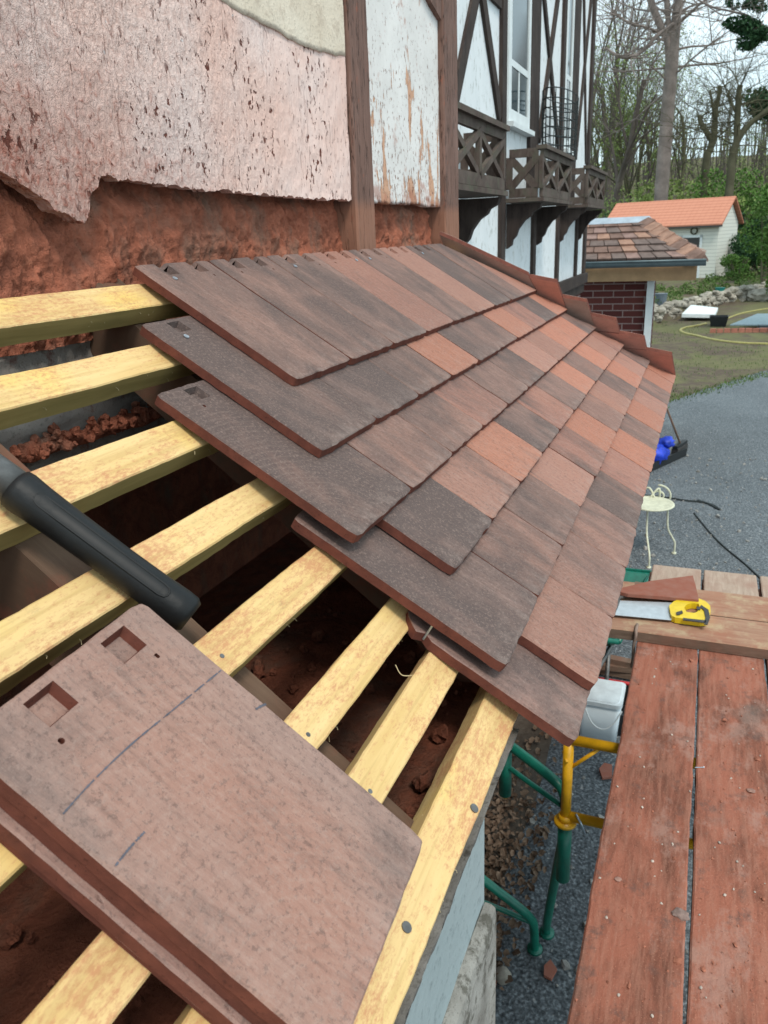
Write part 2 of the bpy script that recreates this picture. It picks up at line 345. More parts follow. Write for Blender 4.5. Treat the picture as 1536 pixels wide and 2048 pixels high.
def m_brick():
    g = G('dark_red_brick', .85, .15); co = g.coord('World'); x, y, z = g.sep(co); c = g.n('ShaderNodeCombineXYZ'); g.l(g.math('ADD', x, y), c.inputs[0]); g.l(z, c.inputs[1])
    b = g.n('ShaderNodeTexBrick'); g.l(c.outputs[0], b.inputs[0]); b.inputs['Color1'].default_value = (.10, .028, .025, 1); b.inputs['Color2'].default_value = (.15, .045, .036, 1); b.inputs['Mortar'].default_value = (.34, .25, .23, 1)
    b.inputs['Scale'].default_value = 1; b.inputs['Brick Width'].default_value = .235; b.inputs['Row Height'].default_value = .076; b.inputs['Mortar Size'].default_value = .006
    k = g.mix(g.math('MULTIPLY', g.noise(co, 30, 4), .3), b.outputs[0], (.07, .03, .03)); g.bump(g.math('MULTIPLY', b.outputs['Fac'], -1.), .5, .006); return g.out(k)

M = {}
M['tile'] = m_tile(); M['tside'] = m_tile_side(); M['tback'] = m_tile_back()
M['bt'] = m_batten(True); M['be'] = m_batten(False)
M['rafter'] = m_oldwood('old_rafter_wood', (.085, .052, .034), (.16, .10, .066), (.11, .06, .042), (1, .08, .08), dust=(.20, .075, .048))
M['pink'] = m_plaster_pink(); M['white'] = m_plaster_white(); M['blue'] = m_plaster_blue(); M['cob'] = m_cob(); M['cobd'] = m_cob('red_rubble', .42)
M['conc'] = m_concrete('grey_render_inside', (.27, .245, .225), (.38, .35, .32)); M['beige'] = m_concrete('bare_beige_render', (.70, .59, .46), (.80, .70, .57), (.50, .40, .31), .6)
M['bluegrey'] = m_concrete('blue_grey_render', (.30, .36, .37), (.36, .42, .43), (.20, .24, .25), .25, .4); M['plinth'] = m_concrete('mossy_concrete', (.22, .21, .19), (.38, .37, .34), (.08, .075, .06), .8, 1.5, .5)
M['mortar'] = m_concrete('torn_mortar_edge', (.13, .12, .11), (.24, .225, .21), (.04, .035, .03), .8, 2.)
M['timber'] = m_paintwood(); M['dtimber'] = m_oldwood('dark_facade_timber', (.028, .020, .018), (.06, .044, .038), (.085, .065, .055), (1, 1, .1))
M['latt'] = m_oldwood('weathered_lattice_wood', (.06, .042, .034), (.125, .092, .078), (.16, .13, .11), (.2, 1, .2), dust=(.10, .10, .07))
M['board'] = m_board(); M['bedge'] = m_oldwood('plank_edge', (.13, .085, .06), (.22, .15, .11), (.25, .11, .075), (.2, .2, 1))
M['cross'] = m_oldwood('worn_plank', (.30, .15, .10), (.44, .27, .18), (.36, .145, .09), (1, .1, 1), dust=(.48, .36, .23))
M['pale'] = m_oldwood('pale_plank', (.36, .26, .20), (.50, .39, .31), (.34, .20, .15), (.15, 1, 1))
M['asph'] = m_asphalt(); M['ground'] = m_ground(); M['brick'] = m_brick()
M['nail'] = simple('galvanised_nail', (.50, .58, .66), .35, .5, .8, .2, 300)
M['green'] = simple('green_enamel', (.006, .14, .095), .35, .5, 0, .25, 25); M['yellow'] = simple('yellow_enamel', (.72, .38, .012), .38, .5, 0, .2, 25)
M['rubber'] = simple('black_rubber_grip', (.010, .011, .012), .52, .32, 0, .35, 30, .0006, 160)
M['steel'] = simple('worn_steel', (.17, .165, .16), .5, .5, .7, .35, 60); M['blade'] = simple('saw_blade_steel', (.55, .60, .64), .4, .5, .3, .12, 40)
M['yplast'] = simple('yellow_plastic', (.80, .56, .015), .45, .5, 0, .12, 30); M['dplast'] = simple('dark_grey_plastic', (.045, .042, .040), .5, .4, 0, .2, 30)
M['zinc'] = simple('zinc_sheet', (.42, .47, .52), .45, .5, .4, .2, 6); M['zincd'] = simple('dark_zinc_gutter', (.13, .17, .18), .45, .5, .4, .2, 6)
M['ptile'] = None
M['whitep'] = simple('white_paint', (.70, .74, .74), .6, .3, 0, .1, 8); M['cream'] = simple('cream_enamel', (.66, .66, .50), .5, .4, 0, .18, 25)
M['glass'] = G('dark_window_glass', .08, .5).out((.022, .045, .055)); M['plank_o'] = simple('orange_stained_fascia', (.42, .26, .14), .7, .2, 0, .2, 5)
M['blackp'] = simple('black_plastic', (.014, .016, .018), .5, .4); M['hose'] = simple('yellow_hose', (.34, .30, .10), .5, .4); M['cable'] = simple('dark_cable', (.02, .026, .026), .5, .3)
M['cloth'] = simple('blue_plastic_bag', (.015, .05, .50), .5, .4, 0, .5, 12, .01, 14); M['redp'] = simple('red_plastic', (.52, .02, .025), .5, .4)
M['stone'] = simple('field_stone', (.34, .31, .26), .9, .1, 0, .45, 2.5, .02, 20); M['bark'] = simple('grey_bark', (.12, .10, .088), .95, .1, 0, .35, 1.2, .02, 8)
M['barkp'] = simple('pine_bark', (.24, .20, .18), .95, .1, 0, .3, 2.0, .03, 9); M['barkm'] = simple('mossy_bark', (.095, .09, .058), .95, .1, 0, .4, 1.2)
M['bud'] = m_leaf('spring_buds', (.19, .25, .07), (.14, .21, .06), (.26, .30, .10)); M['leafg'] = m_leaf('fresh_foliage', (.055, .12, .02), (.10, .20, .04), (.17, .28, .07)); M['leafd'] = m_leaf('evergreen_foliage', (.015, .045, .018), (.03, .075, .03), (.04, .10, .035))
M['dry'] = simple('dry_leaves', (.17, .115, .08), .9, .1, 0, .55, 22); M['herb'] = m_leaf('garden_plants', (.05, .10, .02), (.09, .16, .035), (.16, .20, .07))
M['twine'] = simple('old_rope', (.30, .22, .18), .9, .1); M['string'] = simple('wood_fibre', (.60, .48, .28), .9, .1)
M['chalk'] = simple('blue_grey_pencil', (.115, .115, .14), .9, .1, 0, .3, 200)
g = G('orange_roof_tiles', .85, .15); co = g.coord('Object'); x, y, z = g.sep(co)
c = g.n('ShaderNodeTexBrick'); g.l(co, c.inputs[0]); c.inputs['Color1'].default_value = (.62, .20, .10, 1); c.inputs['Color2'].default_value = (.72, .28, .15, 1); c.inputs['Mortar'].default_value = (.22, .07, .04, 1)
c.inputs['Scale'].default_value = 1; c.inputs['Brick Width'].default_value = .26; c.inputs['Row Height'].default_value = .24; c.inputs['Mortar Size'].default_value = .03; M['otile'] = g.out(c.outputs[0])
M['tub'] = simple('translucent_tub_plastic', (.70, .78, .82), .35, .5, 0, .06, 8)
g = G('lap_siding', .6, .3); co = g.coord('World'); x, y, z = g.sep(co); sv = g.math('FRACT', g.math('MULTIPLY', z, 7.)); M['siding'] = g.out(g.mix(g.step(sv, .12, .2), (.50, .50, .45), (.70, .70, .63)))

# ---------------------------------------------------------------- geometry constants of the tiled slope
TH = R(38.67); GAU = .09939; TW = .16761; TL = .268; TT = .0130
D = Vector((0, -math.cos(TH), -math.sin(TH))); NRM = Vector((0, -math.sin(TH), math.cos(TH)))
def rp(u, v, h): return Vector((u, 0, 0)) + D*v + NRM*h
U0 = [0, -.0964, -.1848, -.1001, -.183, -.0934, -.185]
CY = [0, -.0771, -.1545, -.2323, -.3104, -.3888]; CZ = [0, -.0627, -.125, -.1869, -.2484, -.3095]; PH = [.5568, .5516, .5464, .5412, .536, .5308]

# ================================================================= SETTING: ground
XB = [(8, 15), (3.0, 19.5), (1.1, 23.3), (.4, 25), (-.73, 29), (-2.6, 33), (-5, 37), (-60, 60)]
def xb(y):
    for (y1, x1), (y2, x2) in zip(XB, XB[1:]):
        if y <= y1 and y >= y2: return x1+(x2-x1)*(y1-y)/(y1-y2)
    return XB[0][1] if y > 8 else 60
def gz(x, y):
    z = -2.5; d = x-xb(y)
    if d > 0: z += .42*min(1, d/.35)+min(d, 60)*.010
    if x > 44: z += (x-44)*.10 + .6*fbm(x*.06, y*.06)
    return z
xs = [-14, -8, -4] + [i*.9 for i in range(-3, 20)] + [17.45+i*.35 for i in range(69)] + [42+i*2.5 for i in range(40)] + [145, 160, 190]
ys = [-80, -60, -45, -36] + [-30+i*1.5 for i in range(16)] + [-6+i*.4 for i in range(45)] + [13, 16, 20, 26, 34, 45, 60, 80]
m = MB(); nx, ny = len(xs), len(ys)
m.add([(x, y, gz(x, y)) for x in xs for y in ys], [(i*ny+j, (i+1)*ny+j, (i+1)*ny+j+1, i*ny+j+1) for i in range(nx-1) for j in range(ny-1)])
tag(m.build('ground', M['ground'], loc=(0,0,0), smooth=True), 'grass and bare soil garden ground rising to the wooded hill', 'ground', kind='structure')
edge = [(15.6+6.4, -5.2), (15.58, -1.66), (14.7, -1.2), (13.87, -.8), (13.1, -.45), (12.42, -.12), (11.8, .35), (10.5, .6)]
ed = []
for (a, b) in zip(edge, edge[1:]):
    for k in range(10):
        t = k/10; ed.append((a[0]+(b[0]-a[0])*t+.07*fbm(a[0]+t*3, a[1]*3), a[1]+(b[1]-a[1])*t+.05*fbm(t*5, a[0]*2), -2.496))
ed += [(10.5, 6, -2.496), (-12, 6, -2.496), (-12, -30, -2.496), (40, -30, -2.496)]
m = MB(); m.add(ed, [tuple(range(len(ed)))]); 
o = m.build('asphalt_driveway', M['asph'], loc=(0,0,0)); tag(o, 'grey asphalt driveway below the scaffold', 'driveway', kind='structure')
# soil strip with leaf litter against the house
m = MB(); st = [(-2, .14, 0)] + [(x*.25-1, .12+.05*fbm(x*.4, 3), 0) for x in range(0, 30)] + [(7, .1, 0), (7, .9, 0), (-2, .9, 0)]
m.add([(x, y, -2.491) for x, y, _ in st], [tuple(range(len(st)))])
tag(m.build('soil_strip', simple('dark_soil', (.10, .082, .066), .95, .1, 0, .4, 4, .02, 30), loc=(0,0,0)), 'dark soil strip along the foot of the house', 'soil', kind='structure')
m = MB()
for i in range(1500):
    x = 1.2+abs(rnd.gauss(.55, .45)); y = rnd.uniform(.0, .66) if i % 3 else rnd.gauss(.25, .1)
    a = rnd.uniform(0, 6.28); s = rnd.uniform(.008, .026); z = -2.487+rnd.uniform(0, .03); t1 = rnd.uniform(-.6, .6)
    p = [Vector((math.cos(a+b)*s*q, math.sin(a+b)*s*q*.8, math.sin(b*1.3+t1)*s*.45)) + Vector((x, y, z+.012)) for b, q in ((0, 1), (1, .7), (2.1, .75), (3.14, 1), (4.2, .7), (5.3, .75))]
    m.add(p, [(0, 1, 2, 3), (0, 3, 4, 5)])
tag(m.build('leaf_litter', M['dry'], loc=(0,0,0)), 'brown dry leaves drifted on the soil strip under the eave', 'dead leaves', kind='stuff')
m = MB()
for i in range(700):
    x = rnd.uniform(.2, 9); y = rnd.uniform(-1.3, .1); s = rnd.uniform(.004, .012) if i % 12 else rnd.uniform(.012, .022)
    m.blob((x, y, -2.496+s*.5), s, 0, .4)
tag(m.build('loose_gravel', simple('loose_gravel', (.30, .29, .27), .9, .1, 0, .5, 6), loc=(0,0,0)), 'loose pale gravel scattered on the driveway', 'gravel', kind='stuff')

# ================================================================= HOUSE
house = thing('timber_framed_house', (2.5, .68, -2.5), 'half timbered house with pink plastered bay, white panels and dark timbers', 'house')
def hp(name, mb, mats, smooth=False, label=None, parent=None):
    o = mb.build(name, mats, parent or house, smooth)
    if label: o['label'] = label
    return o
# pink plaster sheet with a broken lower edge
PB = [(-2.0, .26), (-.9, .25), (-.40, .262), (-.25, .25), (-.168, .246), (-.15, .236), (-.131, .229), (-.107, .219), (-.098, .209), (-.075, .201), (-.05, .194), (-.040, .205), (-.035, .223), (-.019, .238), (-.012, .248), (.034, .246), (.085, .246), (.177, .242), (.298, .240), (.445, .238), (.605, .239), (.7575, .239)]
def interp(L, x):
    for (a, b), (c_, d_) in zip(L, L[1:]):
        if a <= x <= c_: return b+(d_-b)*(x-a)/(c_-a)
    return L[-1][1]
def sheet(x0, x1, dx, zb, z1, nz_, yf, thick, mb, mi=0):
    n = int((x1-x0)/dx)+1; xs_ = [x0+(x1-x0)*i/(n-1) for i in range(n)]; b = len(mb.v); V = []; F = []
    for i, x in enumerate(xs_):
        z0 = zb(x)
        for j in range(nz_):
            t = j/(nz_-1); t = t**1.35; z = z0+(z1-z0)*t; V.append((x, yf(x, z), z))
        V.append((x, yf(x, z0)+thick, z0+.001))
    c_ = nz_+1
    for i in range(n-1):
        for j in range(nz_-1): F.append((i*c_+j, (i+1)*c_+j, (i+1)*c_+j+1, i*c_+j+1))
        F.append((i*c_, i*c_+nz_, (i+1)*c_+nz_, (i+1)*c_))
    mb.add(V, F, mi)
zb1 = lambda x: interp(PB, x)+.0045*fbm(x*60, 1.3, 0, 5)+.002*fbm(x*260, 7)
BE = [(.2, .55), (.308, .506), (.349, .500), (.424, .500), (.49, .496), (.563, .492), (.644, .494), (.7575, .506)]
m = MB(); sheet(-2.0, .7575, .004, zb1, 1.4, 60, lambda x, z: .2505+.0022*fbm(x*9, z*9)+.0012*fbm(x*45, z*45), .022, m)
hp('plaster_panel', m, M['pink'], False, 'pink dusted plaster panel with chipped surface and broken lower edge')
m = MB(); sheet(.2, .7575, .006, lambda x: interp(BE, x)+.003*fbm(x*22, 9, 0, 5), 1.4, 30, lambda x, z: .2483+.0008*fbm(x*20, z*20), .003, m)
hp('bare_render_patch', m, M['beige'], True, 'bare beige render patch above the pink plaster')
m = MB(); sheet(.866, 1.374, .004, lambda x: .2385+.006*fbm(x*50, 4.3, 0, 5), 1.4, 50, lambda x, z: .2535+.0015*fbm(x*12, z*12), .02, m)
hp('white_panel', m, M['white'], True, 'white painted panel flaking to peach plaster')
# red cob exposed under the plaster
def cobf(x, z):
    d = .287-.011*fbm(x*16, z*13, 2, 5)-.011*abs(fbm(x*46, z*20, 5, 5))-.0045*abs(fbm(x*120, z*110, 3, 3))-.022*max(0, (.20-z)*3)*(.6+.6*fbm(x*6, 1))
    if z > .215: d += .012*min(1, (z-.215)/.02)
    return d
for a, b in ((-2.0, .760), (.866, 1.374)):
    m = MB(); n1 = int((b-a)/.0032); n2 = 72
    m.add([(a+(b-a)*i/n1, cobf(a+(b-a)*i/n1, 0.05+.23*j/n2), 0.05+.23*j/n2) for i in range(n1+1) for j in range(n2+1)], [(i*(n2+1)+j, (i+1)*(n2+1)+j, (i+1)*(n2+1)+j+1, i*(n2+1)+j+1) for i in range(n1) for j in range(n2)])
    hp('cob_wall', m, M['cob'], True, 'raw red cob exposed below the cut plaster')
# bay core behind plaster, inner grey render, lower house
m = MB(); m.box(-2.0, 1.50, .305, .69, -.115, 2.7); hp('bay_core', m, M['conc'])
m = MB(); n1, n2 = 160, 40
m.add([(-2+3.4*i/n1, .288+.004*fbm(i*.3, j*.3), -.118+.20*j/n2) for i in range(n1+1) for j in range(n2+1)], [(i*(n2+1)+j, (i+1)*(n2+1)+j, (i+1)*(n2+1)+j+1, i*(n2+1)+j+1) for i in range(n1) for j in range(n2)])
hp('inner_render', m, M['conc'], True, 'grey inner wall face seen between the battens')
m = MB(); m.tube([(-1.2+i*.03, .276+.008*fbm(i*.35, 1, 0, 5), -.066+.010*fbm(i*.25, 4, 0, 5)) for i in range(85)], [.0095*(1+.8*fbm(i*.9, 8, 0, 5)) for i in range(85)], 9)
m.v = [(a_, b_+.005*fbm(a_*60, c_*90, 1, 4), c_+.005*fbm(a_*70, b_*90, 5, 4)) for a_, b_, c_ in m.v]
for i in range(520):
    x = rnd.uniform(-1.1, 1.3) if i % 3 else rnd.uniform(-.4, .2); m.blob((x, .268+rnd.gauss(0, .007), -.062+abs(rnd.gauss(0, .009))-.006), rnd.uniform(.002, .007), 1, .35)
hp('mortar_ledge', m, M['cob'], False, 'red mortar ledge along the grey inner wall')
def post(x0, x1, y0, z0, z1, yb_=.34, bow=.0):
    m = MB(); n = 90; V = []; F = []
    for i in range(n+1):
        z = z0+(z1-z0)*(i/n); e = .0025*fbm(z*14, x0*9)+bow*(z-z0); f = .0025*fbm(z*11, x1*7)
        V += [(x0+e, y0+.004, z), (x0+.004+e, y0+.0005*fbm(z*30, 2), z), ((x0+x1)/2, y0-.001, z), (x1-.004+f, y0, z), (x1+f, y0+.004, z), (x1+f, yb_, z), (x0+e, yb_, z)]
    for i in range(n):
        for k in range(7): F.append((i*7+k, i*7+(k+1) % 7, (i+1)*7+(k+1) % 7, (i+1)*7+k))
    F.append(tuple(range(6, -1, -1))); F.append(tuple(n*7+k for k in range(7)))
    m.add(V, F); return m
hp('corner_post', post(.7615, .862, .241, .085, 1.4), M['timber'], False, 'brown painted post between the pink and white panels')
hp('corner_post', post(1.376, 1.506, .238, .085, 1.6, .70), M['timber'], False, 'brown painted corner post of the bay')
m = MB(); m.prism([(1.17, .241, .745), (1.37, .241, .690), (1.37, .241, .80), (1.17, .241, .85)], (0, .08, 0)); hp('brace', m, M['timber'])
m = MB(); m.box(-2.0, 1.506, .239, .32, 1.4, 1.6); hp('top_beam', m, M['timber'])
# far wall of the house
YW = .68
m = MB(); m.box(1.45, 7.25, YW+.012, YW+.3, -.24, 2.7); hp('white_wall', m, M['blue'], False, 'white limewashed panels of the far wing')
m = MB(); m.box(-3.0, 7.25, YW+.31, 6, -2.5, 2.7); hp('house_core', m, M['blue'])
m = MB(); m.box(-3.0, 7.28, YW+.03, YW+.31, -2.5, -.42); hp('brick_base', m, M['brick'])
m = MB(); m.box(1.4, 7.32, YW-.03, YW+.3, -.33, -.24); m.box(1.4, 7.30, YW, YW+.3, -.42, -.333); hp('sill_beam', m, M['dtimber'])
def bar(p, q, w_, dep=.05): # timber on the wall plane, p,q=(x,z)
    yy = YW+.012-dep+.015; a = Vector((p[0], yy, p[1])); b = Vector((q[0], yy, q[1])); mm = MB(); mm.beam(a, b, .03, w_, up=(b-a).cross(Vector((0, 1, 0)))); return mm
for nm, p, q, w_ in [('post', (3.86, -.24), (3.86, 2.6), .10), ('post', (4.69, .35), (4.69, 2.6), .27), ('post', (4.78, -.24), (4.78, .35), .09), ('post', (5.73, -.24), (5.73, 2.6), .10), ('post', (6.28, .35), (6.28, 2.6), .30), ('post', (6.70, -.24), (6.70, .35), .09), ('post', (7.22, -.24), (7.22, 2.6), .12), ('post', (2.0, -.24), (2.0, 2.6), .12),
    ('brace', (2.92, .70), (3.38, 1.32), .085), ('brace', (3.80, .76), (3.38, 1.32), .075), ('brace', (4.90, .74), (5.52, 1.80), .07), ('brace', (5.66, .74), (4.90, 1.66), .06),
    ('brace', (6.50, .74), (7.14, 2.3), .07), ('brace', (7.12, .74), (6.48, 2.3), .06), ('rail', (2.0, 1.32), (3.80, 1.32), .09), ('rail', (6.44, 2.32), (7.16, 2.32), .10)]:
    dep = {'post': .022, 'brace': .014, 'rail': .018}[nm]
    if nm == 'brace': dep += .004*rnd.random()
    hp('timber_'+nm, bar(p, q, w_, dep), M['dtimber'])
def window(x0, x1, z0, z1, munt):
    m = MB(); y = YW-.008
    m.box(x0, x0+.07, y, y+.05, z0, z1); m.box(x1-.06, x1, y, y+.05, z0, z1); m.box(x0+.07, x1-.06, y+.001, y+.05, z0, z0+.07); m.box(x0+.07, x1-.06, y+.001, y+.05, z1-.05, z1)
    for mz in munt: m.box(x0+.07, x1-.06, y+.004, y+.05, mz, mz+.035)
    m.box((x0+x1)/2-.012, (x0+x1)/2+.012, y+.006, y+.05, z0+.07, munt[0])
    f = hp('window', m, M['whitep']); m = MB(); m.box(x0+.05, x1-.05, y+.009, y+.0135, z0+.05, z1-.03); hp('pane', m, M['glass'], parent=f)
    m = MB(); m.box(x0-.01, x1+.01, YW-.04, YW+.02, z0-.03, z0-.003); hp('sill', m, M['whitep'], parent=f)
window(3.96, 4.54, .76, 2.6, [1.05, 1.75]); window(5.80, 6.12, .76, 2.6, [1.25, 1.9])
# planter boxes with X lattice and curved brackets
def lattice_face(m, a, b, z0, z1, n, w_=.028, th=.02):
    a = Vector(a); b = Vector(b); d = (b-a)/n; t = (b-a).normalized(); nn = t.cross(Vector((0,0,1)))*th
    def bm(p, q, ww): 
        k = (q-p).cross(nn); m.beam(p, q, th, ww, up=k)
    bm(a+Vector((0,0,z1)), b+Vector((0,0,z1)), .045); bm(a+Vector((0,0,z0)), b+Vector((0,0,z0)), .05)
    for i in range(n+1):
        p = a+d*i; bm(p+Vector((0,0,z0+.02)), p+Vector((0,0,z1-.02)), .034)
    for i in range(n):
        p = a+d*i; q = p+d; o_ = nn*.12
        bm(p+Vector((0,0,z0+.02))+o_, q+Vector((0,0,z1-.02))+o_, w_); bm(p+Vector((0,0,z1-.02))-o_, q+Vector((0,0,z0+.02))-o_, w_)
def planter(x0, x1, n, label):
    yf = .475; m = MB(); lattice_face(m, (x0, yf, 0), (x1, yf, 0), .375, .585, n)
    lattice_face(m, (x0, YW-.02, 0), (x0, yf+.02, 0), .375, .585, 1, .04); lattice_face(m, (x1, yf+.02, 0), (x1, YW-.02, 0), .375, .585, 1, .04)
    m.box(x0-.03, x1+.03, yf-.02, YW, .325, .347); m.box(x0-.012, x1+.012, yf-.03, yf+.03, .600, .622)
    o = hp('planter_box', m, M['latt'], False, label)
    for bx in (x0+.02, x1-.06):
        m = MB(); prof = [(YW, .32), (yf+.0, .32), (yf+.01, .29), (yf+.05, .27), (yf+.06, .25), (yf+.10, .225), (yf+.135, .18), (yf+.15, .14), (YW-.035, .12), (YW-.03, .09), (YW, .07)]
        m.prism([(bx, y, z) for y, z in prof], (.05, 0, 0)); hp('bracket', m, M['dtimber'], parent=o)
planter(1.75, 3.02, 3, 'weathered lattice planter box nearest the bay post'); planter(3.95, 4.93, 2, 'middle dark lattice planter box below the first window'); planter(5.75, 6.80, 2, 'farthest lattice planter box at the house corner')
# house roof above the frame
m = MB(); m.prism([(-3.1, .45, 2.7), (-3.1, 3.3, 5.2), (-3.1, 6.2, 2.7)], (10.5, 0, 0)); hp('roof', m, M['otile'])
# lower wall of the bay: blue grey render with bulging concrete plinth
m = MB(); m.box(-2.0, -.175, -.285, -.262, -2.5, -.378, 0); m.box(-.20, -.175, -.2615, .30, -2.5, -.50, 0); hp('rendered_wall', m, M['bluegrey'], False, 'blue grey rendered wall under the eave batten')
m = MB()
n = 60
V = []; F = []; prof = [(-.2855, -.566), (-.293, -.567), (-.298, -.571), (-.3005, -.582), (-.301, -.64), (-.303, -.9), (-.304, -2.5), (-.2855, -2.5)]
for i in range(n+1):
    x = -2.0+(1.822)*i/n
    for y, z in prof: V.append((x-(.030*min(1, max(0, (-.60-z)*5)) if i == n else 0), y+.003*fbm(x*20, z*20), z+.004*fbm(x*25, y*40)))
for i in range(n):
    for k in range(8): F.append((i*8+k, i*8+(k+1) % 8, (i+1)*8+(k+1) % 8, (i+1)*8+k))
F.append(tuple(n*8+k for k in range(8))[::-1]); F.append(tuple(range(8)))
m.add(V, F); hp('plinth', m, M['plinth'], False, 'mossy concrete plinth bulging from the blue grey wall')
m = MB(); V = []; F = []; n = 260
for i in range(n+1):
    x = -1.6+1.44*i/n; a = .016*abs(fbm(x*30, 3, 0, 5)); b = .004*fbm(x*45, 8)
    V += [(x, -.290, -.338), (x, -.318+b*.5, -.336+b*.3), (x, -.311+b, -.356-a), (x, -.2875, -.378-a)]
for i in range(n):
    for k in range(3): F.append((i*4+k, (i+1)*4+k, (i+1)*4+k+1, i*4+k+1))
m.add(V, F); hp('mortar_strip', m, M['mortar'], False, 'torn grey mortar strip under the eave batten')
# ceiling slab under the battens with red rubble on it
m = MB(); n1, n2 = 170, 26; V = []; F = []
for i in range(n1+1):
    for j in range(n2+1):
        x = -1.6+2.9*i/n1; y = -.262+(.40+.03*fbm(x*5, 2))*j/n2
        V.append((x, y, -.372+.010*fbm(x*12, y*12, 1, 5)+.012*fbm(x*3, y*3, 9)))
for i in range(n1):
    for j in range(n2): F.append((i*(n2+1)+j, (i+1)*(n2+1)+j, (i+1)*(n2+1)+j+1, i*(n2+1)+j+1))
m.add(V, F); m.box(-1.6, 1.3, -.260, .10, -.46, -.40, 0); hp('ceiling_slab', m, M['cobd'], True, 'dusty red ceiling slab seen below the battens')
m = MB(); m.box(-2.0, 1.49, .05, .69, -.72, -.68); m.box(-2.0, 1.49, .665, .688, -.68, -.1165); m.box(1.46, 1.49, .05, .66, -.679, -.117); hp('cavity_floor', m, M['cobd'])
m = MB()
for i in range(320):
    x = rnd.uniform(-.8, .5); y = rnd.uniform(-.27, .10); s = rnd.choice((.0015, .002, .003, .004, .006, .009)) ; m.blob((x, y, -.362+s*.3), s, 1, .35)
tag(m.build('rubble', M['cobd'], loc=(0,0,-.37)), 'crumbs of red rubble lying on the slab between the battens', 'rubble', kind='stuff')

# ================================================================= rafters and battens
def rafter(x0, x1, label, h1=-.078, h0=-.155):
    m = MB(); n = 24
    P = lambda u, v, h: rp(u, v, h)
    m.add([P(u, v, h) for v in (-.36, .445) for h in (h0, h1) for u in (x0, x1)], [(0,2,3,1),(4,5,7,6),(0,1,5,4),(2,6,7,3),(0,4,6,2),(1,3,7,5)])
    return tag(m.build('rafter', M['rafter']), label, 'rafter', 'rafters below the battens')
rafter(-.425, -.350, 'old dusty rafter under the black tool handle', -.0775); rafter(-.035, .03, 'old rafter just under the left ends of the laid tiles')
for x, l in ((.55, 'old rafter under the middle of the tiles'), (1.05, 'old rafter under the far part of the tiles')): rafter(x, x+.06, l)
BV = [(-.251, -.208), (-.148, -.108), (-.038, .005), (.068, .106), (.168, .207), (.265, .301), (.332, .369), (.406, .447)]
BL = ['new yellow batten highest on the slope, right under the red cob', 'second batten from the top, with sawdust heap stain near its tile end', 'third batten from the top, crossed by the neck of the black handled tool', 'fourth batten from the top, passing under the middle of the black handle', 'fifth batten from the top, ending just below the tip of the black handle', 'sixth batten from the top, with dark knots near the loose tile stack', 'seventh batten from the top, with the bent nail above its tile end', 'lowest batten along the eave, with a round nail head in it']
for k, (v0, v1) in enumerate(BV):
    x0, x1 = -1.7, (1.50, 1.55, 1.60, 1.66, 1.72, 1.78, 1.80, 1.84)[k]
    hb = -.049; th = .027 if k < 7 else .032
    if k == 7: hb = -.050
    m = MB(); n = 300; V = []; F = []
    for i in range(n+1):
        u = x0+(x1-x0)*i/n; e0 = .0012*fbm(u*7, k*3)+.0006*fbm(u*60, k); e1 = .0014*fbm(u*6, k*5+1)+.0006*fbm(u*70, k+4); hh = .0007*fbm(u*8, k+9)
        V += [rp(u, v0+e0, hb-.0014), rp(u, v0+.0014+e0, hb+hh), rp(u, v1-.0014+e1, hb+hh), rp(u, v1+e1, hb-.0014), rp(u, v1+e1*1.2, hb-th), rp(u, v0+e0, hb-th)]
    for i in range(n):
        for j in range(6):
            F.append((i*6+j, i*6+(j+1) % 6, (i+1)*6+(j+1) % 6, (i+1)*6+j))
    F.append(tuple(range(5, -1, -1))); F.append(tuple(n*6+j for j in range(6)))
    mi = [(0 if j < 3 else 1) if k < 5 else (0 if j < 3 or j == 5 else 1) for _ in range(n) for j in range(6)]+[0, 0]
    b = len(m.v); m.add(V, F); m.m = mi
    # give the batten a local frame along the slope so that its grain runs lengthwise
    o = m.build('batten', [M['bt'], M['be']], loc=rp(0, (v0+v1)/2, hb))
    me = o.data; rot = Matrix((Vector((1,0,0)), -D, NRM)).transposed()
    me.transform(rot.inverted().to_4x4()); o.rotation_euler = rot.to_euler()
    tag(o, BL[k], 'batten', 'new softwood tiling battens')
    if k < 7:
        for (u, v) in ((-.388, (v0+v1)/2+.004),):
            mm = MB(); mm.tube([rp(u, v, hb-.004), rp(u, v, hb+.0004)], .0022, 10); nn = mm.build('nail_head', M['steel'], loc=o.location); nn.data.transform(rot.inverted().to_4x4()); nn.location = (0,0,0); nn.parent = o
    if k == 7:
        for (u, v) in ((-.462, .428), (-.318, .441)):
            mm = MB(); mm.tube([rp(u, v, hb-.004), rp(u, v, hb+.0012)], .0042, 12); 
            nn = mm.build('nail_head', M['steel'], loc=o.location); nn.data.transform(rot.inverted().to_4x4()); nn.location = (0,0,0); nn.parent = o

